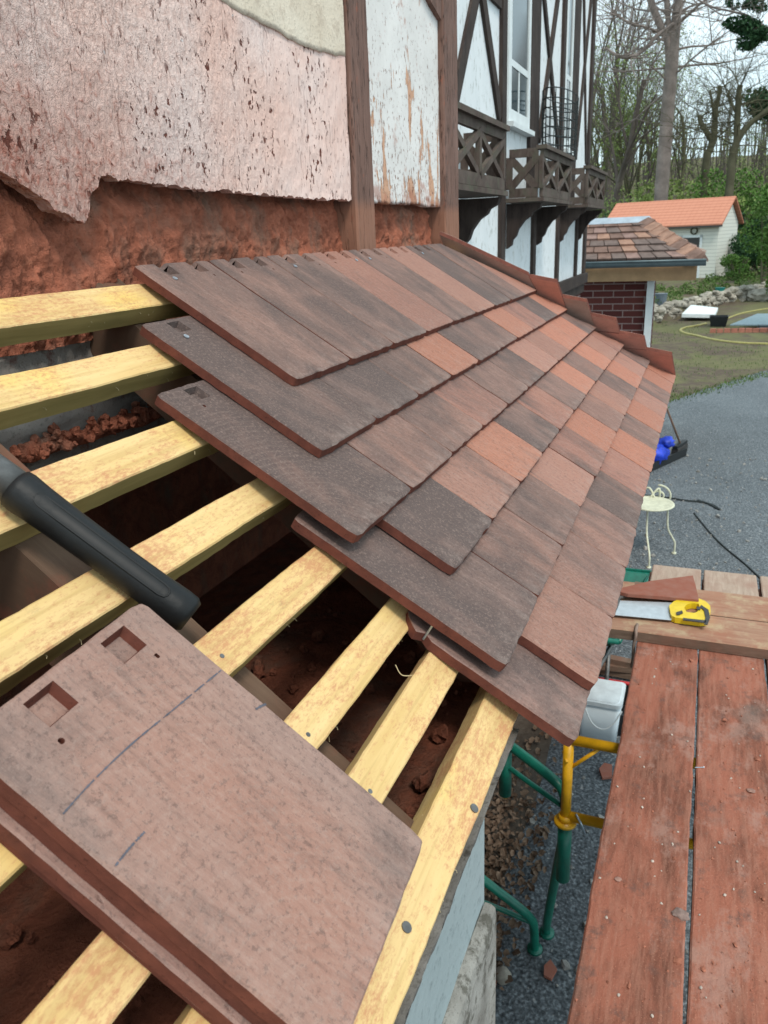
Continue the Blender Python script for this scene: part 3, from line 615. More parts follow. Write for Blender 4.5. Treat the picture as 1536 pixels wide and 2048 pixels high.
# ================================================================= tiles
def tile_mesh(name, seed, sockets=True, L=TL, W=TW-.0022, nails=True, opened=False):
    """grid slab: x across, y up the slope from the lower edge, top face at z = 0"""
    rr = random.Random(seed); c = .0016
    hx = [(.041, .066), (.111, .136)]; hy = [(L-.028, L-.007)]
    nx_ = [.0402, .1362]; nyc = L-.0385; q = .0062
    gx = {0, c, W-c, W}; gy = {0, c, L-c, L}
    if sockets:
        for a, b in hx: gx |= {a, b}
        for a, b in hy: gy |= {a, b}
        for a in nx_: gx |= {a-q/2, a+q/2}
        gy |= {nyc-q/2, nyc+q/2}
    for i in range(1, 14): gx.add(W*i/14)
    for i in range(1, 22): gy.add(L*i/22)
    def clean(s_, keep):
        s_ = sorted(s_); o_ = []
        for v in s_:
            if o_ and v-o_[-1] < .0012:
                if v in keep: o_[-1] = v if o_[-1] not in keep else o_[-1]
                continue
            o_.append(v)
        return o_
    kx = {0, c, W-c, W} | ({v for ab in hx for v in ab} | {v+s_ for v in nx_ for s_ in (-q/2, q/2)} if sockets else set())
    ky = {0, c, L-c, L} | ({v for ab in hy for v in ab} | {nyc-q/2, nyc+q/2} if sockets else set())
    gx = clean(gx, kx); gy = clean(gy, ky)
    nX, nY = len(gx), len(gy); V = []; F = []; MI = []
    def zt(x, y): return .0004*fbm(x*25+seed, y*25)
    for i, x in enumerate(gx):
        for j, y in enumerate(gy):
            z = zt(x, y); bx = i in (0, nX-1); by = j in (0, nY-1); X, Y = x, y
            if bx or by: z = -c*.8
            if opened and y > hy[0][1]-1e-5 and any(a+1e-5 < x < b-1e-5 for a, b in hx): z = -.0072
            e = (.0005 if seed > 30 else .0010)*fbm(x*45+seed*3, y*45, 1, 5)
            if bx: X += e*(1 if i else -1)
            if by: Y += e*1.6
            r_ = .006 # rounded corners
            cx = max(0, r_-min(x, W-x)); cyy = max(0, r_-min(y, L-y))
            if cx > 0 and cyy > 0:
                k = min(cx, cyy)*.35; X += k*(1 if x < W/2 else -1); Y += k*(1 if y < L/2 else -1)
            V.append((X, Y, z))
    idx = lambda i, j: i*nY+j
    inh = lambda i, j: sockets and any(gx[i] >= a-1e-6 and gx[i+1] <= b+1e-6 for a, b in hx) and gy[j] >= hy[0][0]-1e-6 and gy[j+1] <= hy[0][1]+1e-6
    def isn(i, j): return sockets and nails and any(abs(gx[i]-(a-q/2)) < 1e-6 for a in nx_) and abs(gy[j]-(nyc-q/2)) < 1e-6 and gx[i+1]-gx[i] < q*1.2
    for i in range(nX-1):
        for j in range(nY-1):
            if inh(i, j): continue
            quad = (idx(i, j), idx(i+1, j), idx(i+1, j+1), idx(i, j+1))
            if isn(i, j):
                cxx = (gx[i]+gx[i+1])/2; cyy = (gy[j]+gy[j+1])/2; b = len(V)
                for k in range(8):
                    a = R(202.5)+k*math.pi/4; V.append((cxx+.0022*math.cos(a), cyy+.0022*math.sin(a), 0))
                for k in range(8):
                    a = R(202.5)+k*math.pi/4; V.append((cxx+.0020*math.cos(a), cyy+.0020*math.sin(a), -.010))
                for s_ in range(4): # octagon verts 2s,2s+1 face corner... side s between corners
                    c0 = quad[s_]; c1 = quad[(s_+1) % 4]; o0 = b+(2*s_+1) % 8; o1 = b+(2*s_+2) % 8
                    F.append((c0, c1, o1, o0)); MI.append(0)
                    F.append((c0, o0, b+(2*s_) % 8)); MI.append(0)
                for k in range(8): F.append((b+k, b+(k+1) % 8, b+8+(k+1) % 8, b+8+k)); MI.append(1)
                F.append(tuple(b+8+k for k in range(8))); MI.append(1)
                continue
            F.append(quad); MI.append(0)
    if sockets:
        for a, b_ in hx:
            y0, y1 = hy[0]; dp = -.0085; s_ = .0022; k = len(V)
            V += [(a, y0, 0), (b_, y0, 0), (b_, y1, 0), (a, y1, 0), (a+s_, y0+s_, dp), (b_-s_, y0+s_, dp), (b_-s_, y1-s_, dp), (a+s_, y1-s_, dp)]
            for t in range(4):
                if opened and t == 2: continue
                F.append((k+t, k+(t+1) % 4, k+4+(t+1) % 4, k+4+t)); MI.append(1 if seed > 30 else 0)
            F.append((k+4, k+5, k+6, k+7)); MI.append(0)
    # sides and bottom
    ring = [idx(i, 0) for i in range(nX)]+[idx(nX-1, j) for j in range(1, nY)]+[idx(i, nY-1) for i in range(nX-2, -1, -1)]+[idx(0, j) for j in range(nY-2, 0, -1)]
    b = len(V)
    for r_ in ring: V.append((V[r_][0]+rr.uniform(-.0003, .0003), V[r_][1]+rr.uniform(-.0003, .0003), -TT+.0006+rr.uniform(0, .0006)))
    n = len(ring)
    for k in range(n): F.append((ring[k], b+k, b+(k+1) % n, ring[(k+1) % n])); MI.append(1)
    F.append(tuple(b+k for k in range(n-1, -1, -1))); MI.append(2)
    if sockets:
        for a, b_ in hx: # nibs under the tile head
            k = len(V); z0 = -TT+.0004; z1 = -TT-.012; y1 = L-.004; y0 = L-.020
            V += [(x, y, z) for z in (z1, z0) for y in (y0, y1) for x in (a, b_)]
            F += [(k+0,k+2,k+3,k+1),(k+0,k+1,k+5,k+4),(k+2,k+6,k+7,k+3),(k+0,k+4,k+6,k+2),(k+1,k+3,k+7,k+5)]; MI += [1]*5
    me = bpy.data.meshes.new(name); me.from_pydata(V, [], F)
    for mt in (M['tile'], M['tside'], M['tback']): me.materials.append(mt)
    me.polygons.foreach_set('material_index', MI); me.update(); return me
TM = [tile_mesh('clay_tile', s) for s in (1, 2, 3, 4, 5)]; TO = [tile_mesh('clay_tile', s, opened=True) for s in (6, 7, 8, 9, 10)]
MUT = {  # name -> (rgb, darkness)
 'mauve brown': ((.215, .128, .105), .46), 'dark slate grey': ((.155, .105, .092), .74), 'grey brown': ((.195, .122, .102), .58),
 'salmon orange': ((.36, .155, .100), .20), 'pinkish tan': ((.30, .160, .122), .32), 'dusty rose': ((.27, .135, .103), .40)}
def place_tile(me, u, k, w=None, dz=0):
    o = bpy.data.objects.new('clay_tile', me); COL.objects.link(o)
    ph = PH[k]+rnd.gauss(0, .0008); rot = Matrix(((1,0,0),(0,math.cos(ph),-math.sin(ph)),(0,math.sin(ph),math.cos(ph))))
    o.matrix_world = Matrix.Translation((u+rnd.gauss(0, .0007), CY[k]+rnd.gauss(0, .0008), CZ[k]+dz)) @ rot.to_4x4() @ Matrix.Rotation(rnd.gauss(0, .0018), 4, 'Z')
    return o
def nail_on(tile, lx, ly, lift=.0):
    mm = MB(); mm.tube([(lx, ly, -.008), (lx, ly, .0006+lift)], .0013, 8); mm.tube([(lx, ly, .0006+lift), (lx, ly, .0018+lift)], .0036, 14)
    n = mm.build('nail', M['nail'], loc=(0,0,0)); n.location = (0,0,0); n.parent = tile; return n
# colours read course by course from the photograph
CC = [
 ['mauve brown','mauve brown','grey brown','dusty rose','grey brown','pinkish tan','dark slate grey','grey brown','pinkish tan','pinkish tan'],
 ['dark slate grey','dark slate grey','grey brown','salmon orange','grey brown','grey brown','salmon orange','dusty rose','dark slate grey','salmon orange','grey brown'],
 ['dark slate grey','mauve brown','mauve brown','dusty rose','grey brown','grey brown','pinkish tan','pinkish tan','salmon orange','salmon orange','grey brown','dusty rose'],
 ['dark slate grey','pinkish tan','salmon orange','grey brown','dusty rose','grey brown','salmon orange','grey brown','salmon orange','pinkish tan','dusty rose','mauve brown'],
 ['dark slate grey','mauve brown','grey brown','pinkish tan','dusty rose','salmon orange','mauve brown','pinkish tan','grey brown','salmon orange','pinkish tan','grey brown','dusty rose'],
 ['pinkish tan','mauve brown','mauve brown','grey brown','dusty rose','salmon orange','grey brown','salmon orange','pinkish tan','grey brown','salmon orange','salmon orange','pinkish tan']]
ORD = ['nearest','second','third','fourth','fifth','sixth','seventh','eighth','ninth','tenth','eleventh','twelfth','thirteenth','fourteenth']
CN = ['top course','second course','third course','fourth course','fifth course','eave course']
def clip_poly(poly, f):
    out = []
    for i in range(len(poly)):
        a, b = poly[i], poly[(i+1) % len(poly)]; fa, fb = f(a), f(b)
        if fa >= 0: out.append(a)
        if fa*fb < 0: t = fa/(fa-fb); out.append((a[0]+(b[0]-a[0])*t, a[1]+(b[1]-a[1])*t))
    return out
def poly_tile_mesh(poly, mats):
    V = []; F = []; MI = []; n = len(poly); cx = sum(p[0] for p in poly)/n; cy = sum(p[1] for p in poly)/n
    ins = [(p[0]+(cx-p[0])*.012, p[1]+(cy-p[1])*.012) for p in poly]
    V += [(p[0], p[1], 0) for p in ins]+[(p[0], p[1], -.001) for p in poly]+[(p[0], p[1], -TT+.0008) for p in poly]
    F.append(tuple(range(n))); MI.append(0)
    for k in range(n):
        k2 = (k+1) % n; F += [(n+k, n+k2, k2, k), (2*n+k, 2*n+k2, n+k2, n+k)]; MI += [0, 1]
    F.append(tuple(range(3*n-1, 2*n-1, -1))); MI.append(2)
    me = bpy.data.meshes.new('clay_tile'); me.from_pydata(V, [], F)
    for mt in mats: me.materials.append(mt)
    me.polygons.foreach_set('material_index', MI); me.update(); return me
HX = lambda y: 1.515-y
for k in range(6):
    n = 0
    while True:
        u = U0[k]+TW*n
        xh = HX(CY[k])
        if u >= xh-.012: break
        nm = CC[k][n % len(CC[k])]; rgb, dk = MUT[nm]
        if xh-u < TW or HX(CY[k]+TL*math.cos(PH[k])) < u+TW:
            poly = [(0, 0), (TW-.0012, 0), (TW-.0012, TL), (0, TL)]
            poly = clip_poly(poly, lambda p: HX(CY[k]+p[1]*math.cos(PH[k]))-.004-(u+p[0]))
            if len(poly) < 3: break
            me = poly_tile_mesh(poly, (M['tile'], M['tside'], M['tback']))
        else: me = (TM if k else TO)[(n*2+k*3) % 5]
        o = place_tile(me, u, k)
        j = 1+rnd.uniform(-.13, .13); wm = min(1, (n+.5*k)/11)   # colour turns redder and less dark towards the hip
        o.color = (rgb[0]*j*(1+.20*wm), rgb[1]*j*(1+.04*wm), rgb[2]*j, min(1, max(0, dk-.14*wm+rnd.uniform(-.09, .09))))
        where = ORD[n]+' tile of the '+CN[k]
        if n == 0: where = 'first tile at the open stepped end of the '+CN[k]
        tag(o, ('%s clay tile, %s%s' % (nm, where, '' if n == 0 else ' from the open end')), 'roof tile', 'clay roof tiles laid on the slope')
        if (k, n) in ((0, 0), (1, 0), (0, 2), (0, 3), (0, 4), (0, 6)): nail_on(o, .0402 if (k, n) != (0, 3) else .1362, TL-.0385)
        n += 1
# under-eave starter tiles
for n in range(3):
    L_ = .213; me = tile_mesh('clay_tile', 20+n, sockets=False, L=L_)
    if n == 0: # chipped head corner
        for v in me.vertices:
            c_ = max(0, .018-v.co.x-(L_-v.co.y)); v.co.x += c_*.5; v.co.y -= c_*.5
            if v.co.x < .004 and abs(v.co.y-(L_-.030)) < .0065: v.co.x += .007
    o = bpy.data.objects.new('clay_tile', me); COL.objects.link(o); ph = PH[5]
    a = Vector((0, math.sin(ph), -math.cos(ph)))
    rot = Matrix(((1,0,0),(0,math.cos(ph),-math.sin(ph)),(0,math.sin(ph),math.cos(ph))))
    o.matrix_world = Matrix.Translation(Vector((-.185+TW*n, CY[5], CZ[5]))+a*(TT+.0002)+Vector((0, -.004, -.003))*0) @ rot.to_4x4()
    o.color = (.27, .165, .14, .55)
    tag(o, ['mauve brown starter tile lowest at the eave, with an upright nail in its edge', 'second starter tile tucked under the eave course', 'third starter tile tucked under the eave course'][n], 'roof tile', 'clay roof tiles laid on the slope')
    if n == 0:
        nail_on(o, .0055, L_-.030, .014); nail_on(o, .118, .085, 0)
# tiles of the hip end slope, their undersides stand past the hip
shp = [(0, 0), (-.108, .013), (-.128, .080), (-.145, .20), (0, .20)]
H = [(1.520, .004, 0.), (1.600, -.072, -.062), (1.683, -.147, -.124), (1.763, -.226, -.186), (1.837, -.306, -.248), (1.911, -.388, -.309)]
hc = [((.42, .30, .26)), ((.62, .30, .23)), ((.50, .35, .29)), ((.58, .32, .26)), ((.62, .30, .24)), ((.60, .27, .21))]  # brightened colours: skylight painted in for the shaded, down-facing undersides
hl = ['largest grey brown tile at the top of the hip', 'small red tile second from the top of the hip', 'brown tile third from the top of the hip', 'pinkish tile fourth from the top of the hip', 'red tile fifth from the top of the hip', 'red tile lowest on the hip at the eave corner']
for k, (hx_, hy_, hz_) in enumerate(H):
    ph = R(38.7); cs, sn = math.cos(ph), math.sin(ph)
    sp = shp if k else [(0, 0), (-.060, .014), (-.185, .19), (-.21, .23), (0, .23)]
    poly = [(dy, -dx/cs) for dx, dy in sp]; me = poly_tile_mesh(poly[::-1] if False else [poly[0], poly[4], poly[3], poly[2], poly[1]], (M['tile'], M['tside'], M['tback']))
    # local x -> +Y, local y -> up the end slope, local z -> outward normal
    rot = Matrix(((0, -cs, sn), (1, 0, 0), (0, sn, cs)))
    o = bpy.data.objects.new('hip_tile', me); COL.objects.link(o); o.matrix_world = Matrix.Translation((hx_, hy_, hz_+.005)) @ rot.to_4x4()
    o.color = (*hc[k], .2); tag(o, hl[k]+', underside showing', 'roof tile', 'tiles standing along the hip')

# loose stack of tiles in the foreground
cr_, sr_ = math.cos(R(3.1)), math.sin(R(3.1)); A0 = (-.451, .129)
for i in range(4):
    h = .002-i*.0127; o = bpy.data.objects.new('clay_tile', TM[0] if i else tile_mesh('clay_tile', 33)); COL.objects.link(o)
    if i: o.data = tile_mesh('clay_tile', 40+i, sockets=False, L=TL)
    # local +y = up slope ; local x = +u. lower left corner of tile
    yd = Vector((-sr_, 0, 0)) - D*cr_; xd = Vector((cr_, 0, 0)) + D*(-sr_); 
    xd = (Vector((1,0,0))*cr_ - D*(-1)*(-sr_)*(-1)) if False else (Vector((1,0,0))*cr_ - D*sr_)
    zd = NRM
    j = [0, .0015, -.004, .001][i]; top_right = rp(A0[0]+j, A0[1]+[0, .002, -.002, .003][i], h)
    org = top_right - xd*(TW-.0012) - yd*TL
    o.matrix_world = Matrix.Translation(org) @ Matrix((xd, yd, zd)).transposed().to_4x4()
    o.color = [(.31, .200, .166, .34), (.28, .17, .14, .6), (.30, .18, .15, .5), (.27, .16, .14, .6)][i]
    tag(o, ['large pinkish brown tile on top of the loose stack in front, two square sockets', 'second tile down in the loose stack in front', 'third tile down in the loose stack in front', 'bottom tile of the loose stack, resting on the battens'][i], 'roof tile', 'loose stack of clay tiles on the battens')
    if i == 0:
        def stroke(pts, wd):
            P = smooth_path([(TW-.0012-a, TL-b, .0006) for a, b in pts], 14); m = MB(); 
            for s_ in range(len(P)-1):
                if rnd.random() < .10: continue
                a, b = P[s_], P[s_+1]; d = (b-a).normalized(); q = Vector((-d.y, d.x, 0))*wd*rnd.uniform(.45, 1.1); m.add([a-q, b-q, b+q, a+q], [(0,1,2,3)])
            n = m.build('pencil_line', M['chalk'], loc=(0,0,0)); n.parent = o
        stroke([(.004, .0775), (.02, .076), (.06, .0725), (.10, .069), (.135, .0682), (.160, .0693)], .0006)
        stroke([(.001, .1180), (.006, .1160), (.0115, .1145)], .0011); stroke([(.137, .1097), (.15, .1090), (.163, .1093)], .0007)

# black handled hammer lying across the battens
hm = thing('hammer', rp(-.42, .0, -.02), 'hammer with black rubber handle lying across the battens beside the loose tiles', 'hammer')
a = rp(-.426, -.016, -.028); b = rp(-.3945, .153, -.034); ax = (b-a)
m = MB(); prof = [(0, .0150), (.01, .0176), (.04, .0182), (.12, .0172), (.3, .0163), (.55, .0157), (.8, .0163), (.92, .0172), (.975, .0168), (1, .0135)]
P = [a+ax*t for t, r_ in prof]; m.tube(P, [r_*.95 for t, r_ in prof], 28); hnd = m.build('handle', M['rubber'], hm, True)
side = ax.cross(NRM).normalized()
m = MB()
def gp(t, o_, lift=0.):
    rad = .0155; ang = -o_/rad; return a+ax*t+side*(math.sin(ang)*(rad+lift))+NRM*(math.cos(ang)*(rad+lift))
loop = [gp(.16+.66*i/24, -.0035) for i in range(25)]+[gp(.83+.03*math.sin(q*.6283), -.0085+.005*math.cos(q*.6283)) for q in range(1, 5)]+[gp(.82-.66*i/24, -.0135) for i in range(25)]+[gp(.15-.03*math.sin(q*.6283), -.0085-.005*math.cos(q*.6283)) for q in range(1, 5)]
m.tube(loop+[loop[0]], .0010, 6, cap=False)
mi_ = MB()
n_ = 30
mi_.add([gp(.16+.66*i/n_, -.0042-.0086*j/6, .0003) for i in range(n_+1) for j in range(7)], [(i*7+j, i*7+j+1, (i+1)*7+j+1, (i+1)*7+j) for i in range(n_) for j in range(6)]); mi_.build('grip_inlay', simple('glossy_black_inlay', (.005, .006, .007), .5, .35, 0, .3, 60, .0003, 90), hm, True)
m.build('grip_ridge', M['rubber'], hm, True)
m = MB(); c0 = a-ax.normalized()*.10; m.tube([c0, a+ax*.02], [.0125, .0150], 20); m.build('neck', M['steel'], hm, True)
m = MB(); hd = c0; m.beam(hd-side*.05, hd+side*.05, .028, .03, up=NRM); m.beam(hd+side*.05, hd+side*.065, .034, .034, up=NRM); m.build('head', M['steel'], hm)
# wood shavings sticking off the battens
m = MB()
for i in range(150):
    k = rnd.randrange(8); v = BV[k][rnd.randrange(2)]; u = rnd.uniform(-.6, .0); p = rp(u, v, -.052-.02*rnd.random()); q = p+Vector((rnd.uniform(-.004, .004), -.003, -.004))*rnd.random()*1.2; m.tube([p, (p+q)/2+Vector((.001, 0, .0006)), q], .00022, 3)
m.tube(smooth_path([rp(-.232, .312, -.055), rp(-.236, .323, -.056), rp(-.228, .333, -.052)], 6), .0005, 4)
tag(m.build('wood_fibres', M['string'], loc=(0,0,0)), 'thin torn wood fibres sticking off the sawn battens', 'fibres', kind='stuff')

# ================================================================= scaffold
ZB = -1.2
def board(x0, x1, y0, y1, z1, th, mats, name, label, group, cat='plank', amp=.004, axis='x'):
    m = MB(); n = 140; V = []; F = []; MI = []
    for i in range(n+1):
        t = i/n
        if axis == 'x':
            x = x0+(x1-x0)*t; e0 = amp*fbm(x*2.2, y0*9)+amp*.5*fbm(x*14, y0*9); e1 = amp*fbm(x*2.2, y1*9+5)+amp*.5*fbm(x*14, y1*9); zz = .002*fbm(x*2, y0*3)
            sec = [(x, y0+e0, z1-.003+zz), (x, y0+.004+e0, z1+zz), (x, y1-.004+e1, z1+zz), (x, y1+e1, z1-.003+zz), (x, y1+e1, z1-th), (x, y0+e0, z1-th)]
        else:
            y = y0+(y1-y0)*t; e0 = amp*fbm(y*2.2, x0*9); e1 = amp*fbm(y*2.2, x1*9+5)
            sec = [(x1+e1, y, z1-.003), (x1-.004+e1, y, z1), (x0+.004+e0, y, z1), (x0+e0, y, z1-.003), (x0+e0, y, z1-th), (x1+e1, y, z1-th)]
        V += sec
    for i in range(n):
        for k in range(6): F.append((i*6+k, (i+1)*6+k, (i+1)*6+(k+1) % 6, i*6+(k+1) % 6)); MI.append(0 if k in (0, 1, 2) else 1)
    F += [tuple(range(6)), tuple(n*6+k for k in range(5, -1, -1))]; MI += [1, 1]
    m.add(V, F); m.m = MI; return tag(m.build(name, mats, loc=((x0+x1)/2, (y0+y1)/2, z1-th)), label, cat, group)
gb = 'scaffold boards running along the house'
board(-.6, 2.31, -.5385, -.342, ZB, .034, [M['board'], M['bedge']], 'scaffold_board', 'red dusted scaffold board nearest the tiled roof', gb)
board(-.6, 2.29, -.742, -.546, ZB-.001, .034, [M['board'], M['bedge']], 'scaffold_board', 'red dusted scaffold board second from the roof', gb)
board(-.6, 2.25, -.945, -.750, ZB+.001, .034, [M['board'], M['bedge']], 'scaffold_board', 'red dusted scaffold board at the outer edge of the platform', gb)
board(1.680, 1.878, -1.35, -.235, ZB+.040, .038, [M['cross'], M['bedge']], 'plank', 'worn plank laid across the boards, carrying the yellow handled saw', 'planks laid across the scaffold boards', axis='y')
board(1.886, 2.092, -1.35, -.215, ZB+.041, .038, [M['cross'], M['bedge']], 'plank', 'worn plank laid across the boards, carrying the triangular cut tile', 'planks laid across the scaffold boards', axis='y')
# pale ends beyond the cross planks
for y0, y1, l in ((-.5385, -.352, 'pale plank end beyond the cross planks, nearest the house'), (-.742, -.549, 'pale plank end beyond the cross planks, in the middle'), (-.945, -.755, 'pale plank end beyond the cross planks, outermost')):
    board(2.098, 2.30, y0, y1, ZB+.036, .034, [M['pale'] , M['bedge']], 'plank_end', l, 'pale plank ends at the end of the platform', 'plank', .002)
# debris
m = MB()
for i in range(620):
    x = rnd.uniform(-.2, 1.65); y = rnd.uniform(-.90, -.35)
    if abs(y+.5425) < .012 or abs(y+.746) < .012: continue
    s = rnd.choice((.0012, .0014, .002, .002, .003)) if i % 16 else rnd.choice((.005, .0075))
    m.blob((x, y, ZB+s*.25), s, 0, .45, sc=(1.2, .9, .45))
tag(m.build('tile_crumbs', simple('red_crumbs', (.36, .14, .09), .95, .1, 0, .5, 40), loc=(0,0,ZB)), 'red tile crumbs and chips scattered on the scaffold boards', 'crumbs', kind='stuff')
m = MB()
for i in range(110):
    x = rnd.uniform(-.2, 1.65); y = rnd.uniform(-.90, -.35); s = rnd.uniform(.0015, .0045); m.blob((x, y, ZB+s*.3), s, 0, .4, sc=(1, .8, .5))
tag(m.build('mortar_crumbs', simple('pale_crumbs', (.50, .42, .36), .95, .1, 0, .4, 40), loc=(0,0,ZB)), 'pale mortar crumbs scattered on the scaffold boards', 'crumbs', kind='stuff')
for px, py, s, l in ((1362, 1830, .017, 'flat grey stone chip bridging the gap between the two scaffold boards'), (1236, 1760, .008, 'red tile chip on the nearest scaffold board'), (1502, 1583, .010, 'red tile chip on the second scaffold board')):
    p = at(px, py, 2, ZB); m = MB(); m.blob((p.x, p.y, ZB+.003), s, 1, .22, sc=(.9, 1, .28)); tag(m.build('stone_chip', simple('chip_%d' % px, (.34, .20, .16) if s < .012 else (.27, .19, .165), .9, .1, 0, .3, 60)), l, 'chip')
def nail_lying(px, py, ang):
    p = at(px, py, 2, ZB+.002); d = Vector((math.cos(ang), math.sin(ang), 0)); m = MB(); m.tube([p, p+d*.022], .0011, 8); m.tube([p+d*.022, p+d*.0235], .0028, 10)
    tag(m.build('loose_nail', M['nail']), 'loose nail lying on the second scaffold board by the gap', 'nail')
nail_lying(1390, 1535, -1.2)

# trestles
def trestle(X, label, full=True):
    t = thing('trestle', (X, -.6, -2.5), label, 'trestle', 'trestles carrying the boards')
    for i, (y, nm) in enumerate(((-.2, 'a'), (-1.1, 'b'))):
        m = MB(); m.tube([(X, y, -1.262), (X, y, -1.55)], .0155, 16); m.build('post', M['yellow'], t, True)
        m = MB(); m.tube([(X, y, -1.545), (X, y, -1.556)], .034, 20); m.tube([(X, y, -1.525), (X, y, -1.546)], .021, 16); m.build('collar', M['yellow'], t, True)
        m = MB(); m.tube([(X, y, -1.557), (X, y, -1.775)], .0215, 16); m.tube([(X, y, -1.775), (X, y, -1.782)], .012, 12, cap=True); m.build('sleeve', M['green'], t, True)
        s = 1 if i == 0 else -1
        m = MB(); m.tube([(X, y-.004*s, -1.262), (X, y+.0*s, -1.235), (X-.002, y+.012*s, -1.20)], .009, 8); m.build('stop_hook', M['yellow'], t, True)
        m = MB(); m.tube([(X-.025, y, -1.315), (X+.025, y+.018*s, -1.318)], .005, 8); m.build('pin', M['yellow'], t, True)
    m = MB(); m.tube([(X, -.2, -1.252), (X, -1.1, -1.252)], .0155, 16); m.build('top_bar', M['yellow'], t, True)
    m = MB(); m.tube([(X, -.2, -1.528), (X, -1.1, -1.528)], .0155, 16); m.build('lower_bar', M['yellow'], t, True)
    for y, s in ((-.2, -1), (-1.1, 1)):
        m = MB(); m.tube([(X, y, -1.36), (X, y+s*.09, -1.262)], .006, 8); m.build('gusset', M['yellow'], t, True)
    m = MB(); m.tube([(X-.012, -.232, -1.505), (X-.02, -.250, -1.53), (X-.022, -.262, -1.56)], .0035, 8); m.build('locking_pin', M['nail'], t, True)
    # green base: two bent leg frames
    def frame(pts, r, nm='leg'):
        m = MB(); m.tube(smooth_path(pts, 8), r, 14); return m.build(nm, M['green'], t, True)
    frame([(X+.43, -.09, -2.49), (X+.40, -.094, -2.40), (X+.22, -.15, -1.95), (X+.105, -.185, -1.66), (X+.085, -.180, -1.52), (X+.10, -.13, -1.475), (X+.18, .03, -1.44)], .0165)
    m = MB(); m.tube([(X+.43, -.09, -2.496), (X+.43, -.09, -2.484)], .030, 16); m.build('foot', M['green'], t, True)
    frame([(X+.34, -.06, -2.49), (X+.335, -.055, -2.38), (X+.325, -.045, -2.33), (X+.30, .0, -2.26), (X+.28, .135, -2.15), (X+.27, .30, -2.02)], .0175)
    m = MB(); m.tube([(X+.34, -.06, -2.496), (X+.34, -.06, -2.484)], .030, 16); m.build('foot', M['green'], t, True)
    frame([(X+.325, -.05, -2.345), (X+.31, .10, -2.30), (X+.30, .26, -2.27)], .010, 'stay')
    frame([(X+.09, -.175, -1.57), (X+.135, -.06, -1.545), (X+.18, .03, -1.53)], .009, 'stay')
    m = MB(); m.tube([(X+.18, .03, -1.45), (X+.18, .03, -1.65)], .0215, 16); m.build('sleeve', M['green'], t, True)
    m = MB(); m.tube([(X+.18, .03, -1.435), (X+.18, .03, -1.452)], .024, 14); m.tube([(X+.18, .03, -1.65), (X+.18, .03, -1.658)], .014, 12); m.build('cap', M['yellow'], t, True)
    for yy in (-1.1,):
        frame([(X, yy, -1.70), (X+.2, yy, -2.1), (X+.38, yy, -2.49)], .0165); frame([(X, yy, -1.70), (X-.16, yy, -2.1), (X-.30, yy, -2.49)], .0165)
    return t
trestle(1.12, 'green and yellow trestle under the scaffold boards beside the leaf litter')
trestle(-.45, 'green and yellow trestle holding the near end of the boards')
t3 = thing('trestle', (2.15, -.7, -2.5), 'dark green trestle under the far end of the boards', 'trestle', 'trestles carrying the boards')
m = MB(); m.tube([(2.15, -.38, -1.252), (2.15, -1.1, -1.252)], .0155, 12); m.build('top_bar', M['yellow'], t3, True)
for y in (-.40, -1.08):
    m = MB(); m.tube([(2.15, y, -1.262), (2.15, y, -2.49)], .018, 12); m.build('leg', M['green'], t3, True)

# saw, on its side on the first cross plank
ZP = ZB+.042
saw = thing('hand_saw', (1.80, -.35, ZP), 'hand saw with grey blade and yellow and black handle lying on the worn plank', 'saw')
def on(px, py, z=ZP+.010): 
    p = at(px, py, 2, z); return Vector((p.x, p.y, z))
bl = [on(1140, 1198), on(1350, 1206), on(1360, 1214), on(1342, 1241), on(1140, 1222)]
m = MB(); m.prism(bl, (0, 0, .0015)); m.build('blade', M['blade'], saw)
hz = ZP+.002
outer = [(1337, 1222), (1347, 1213), (1360, 1208), (1380, 1207), (1398, 1208), (1410, 1213), (1419, 1222), (1420, 1234), (1417, 1243), (1413, 1251), (1400, 1253), (1380, 1250), (1350, 1246), (1341, 1242)]
inner = [(1367, 1226), (1372, 1220), (1382, 1217), (1396, 1218), (1398, 1224), (1394, 1234), (1388, 1237), (1372, 1235)]
def ringplate(outer, inner, z, th, mat, nm, par):
    # plate with a hole: bridge two loops by nearest angle
    O = [on(*p, z=z) for p in outer]; I = [on(*p, z=z) for p in inner]; c = sum(I, Vector())/len(I)
    def res(L, n=48):
        out = []
        for k in range(n):
            a = 2*math.pi*k/n; d = Vector((math.cos(a), math.sin(a), 0)); best = None
            for i in range(len(L)):
                p, q = L[i]-c, L[(i+1) % len(L)]-c; e = q-p; den = d.x*e.y-d.y*e.x
                if abs(den) < 1e-12: continue
                t = (p.x*e.y-p.y*e.x)/den; s_ = (p.x*d.y-p.y*d.x)/den
                if t > 0 and -1e-6 <= s_ <= 1+1e-6 and (best is None or t > best): best = t
            out.append(c+d*(best or .001))
        return out
    a, b = res(O), res(I); n = len(a); V = a+b+[v+Vector((0,0,th)) for v in a+b]; F = []
    for k in range(n):
        q = (k+1) % n; F += [(k, n+k, n+q, q), (2*n+k, 2*n+q, 3*n+q, 3*n+k), (k, q, 2*n+q, 2*n+k), (n+k, 3*n+k, 3*n+q, n+q)]
    m = MB(); m.add(V, F); return m.build(nm, mat, par)
ringplate(outer, inner, hz, .022, M['yplast'], 'handle', saw)
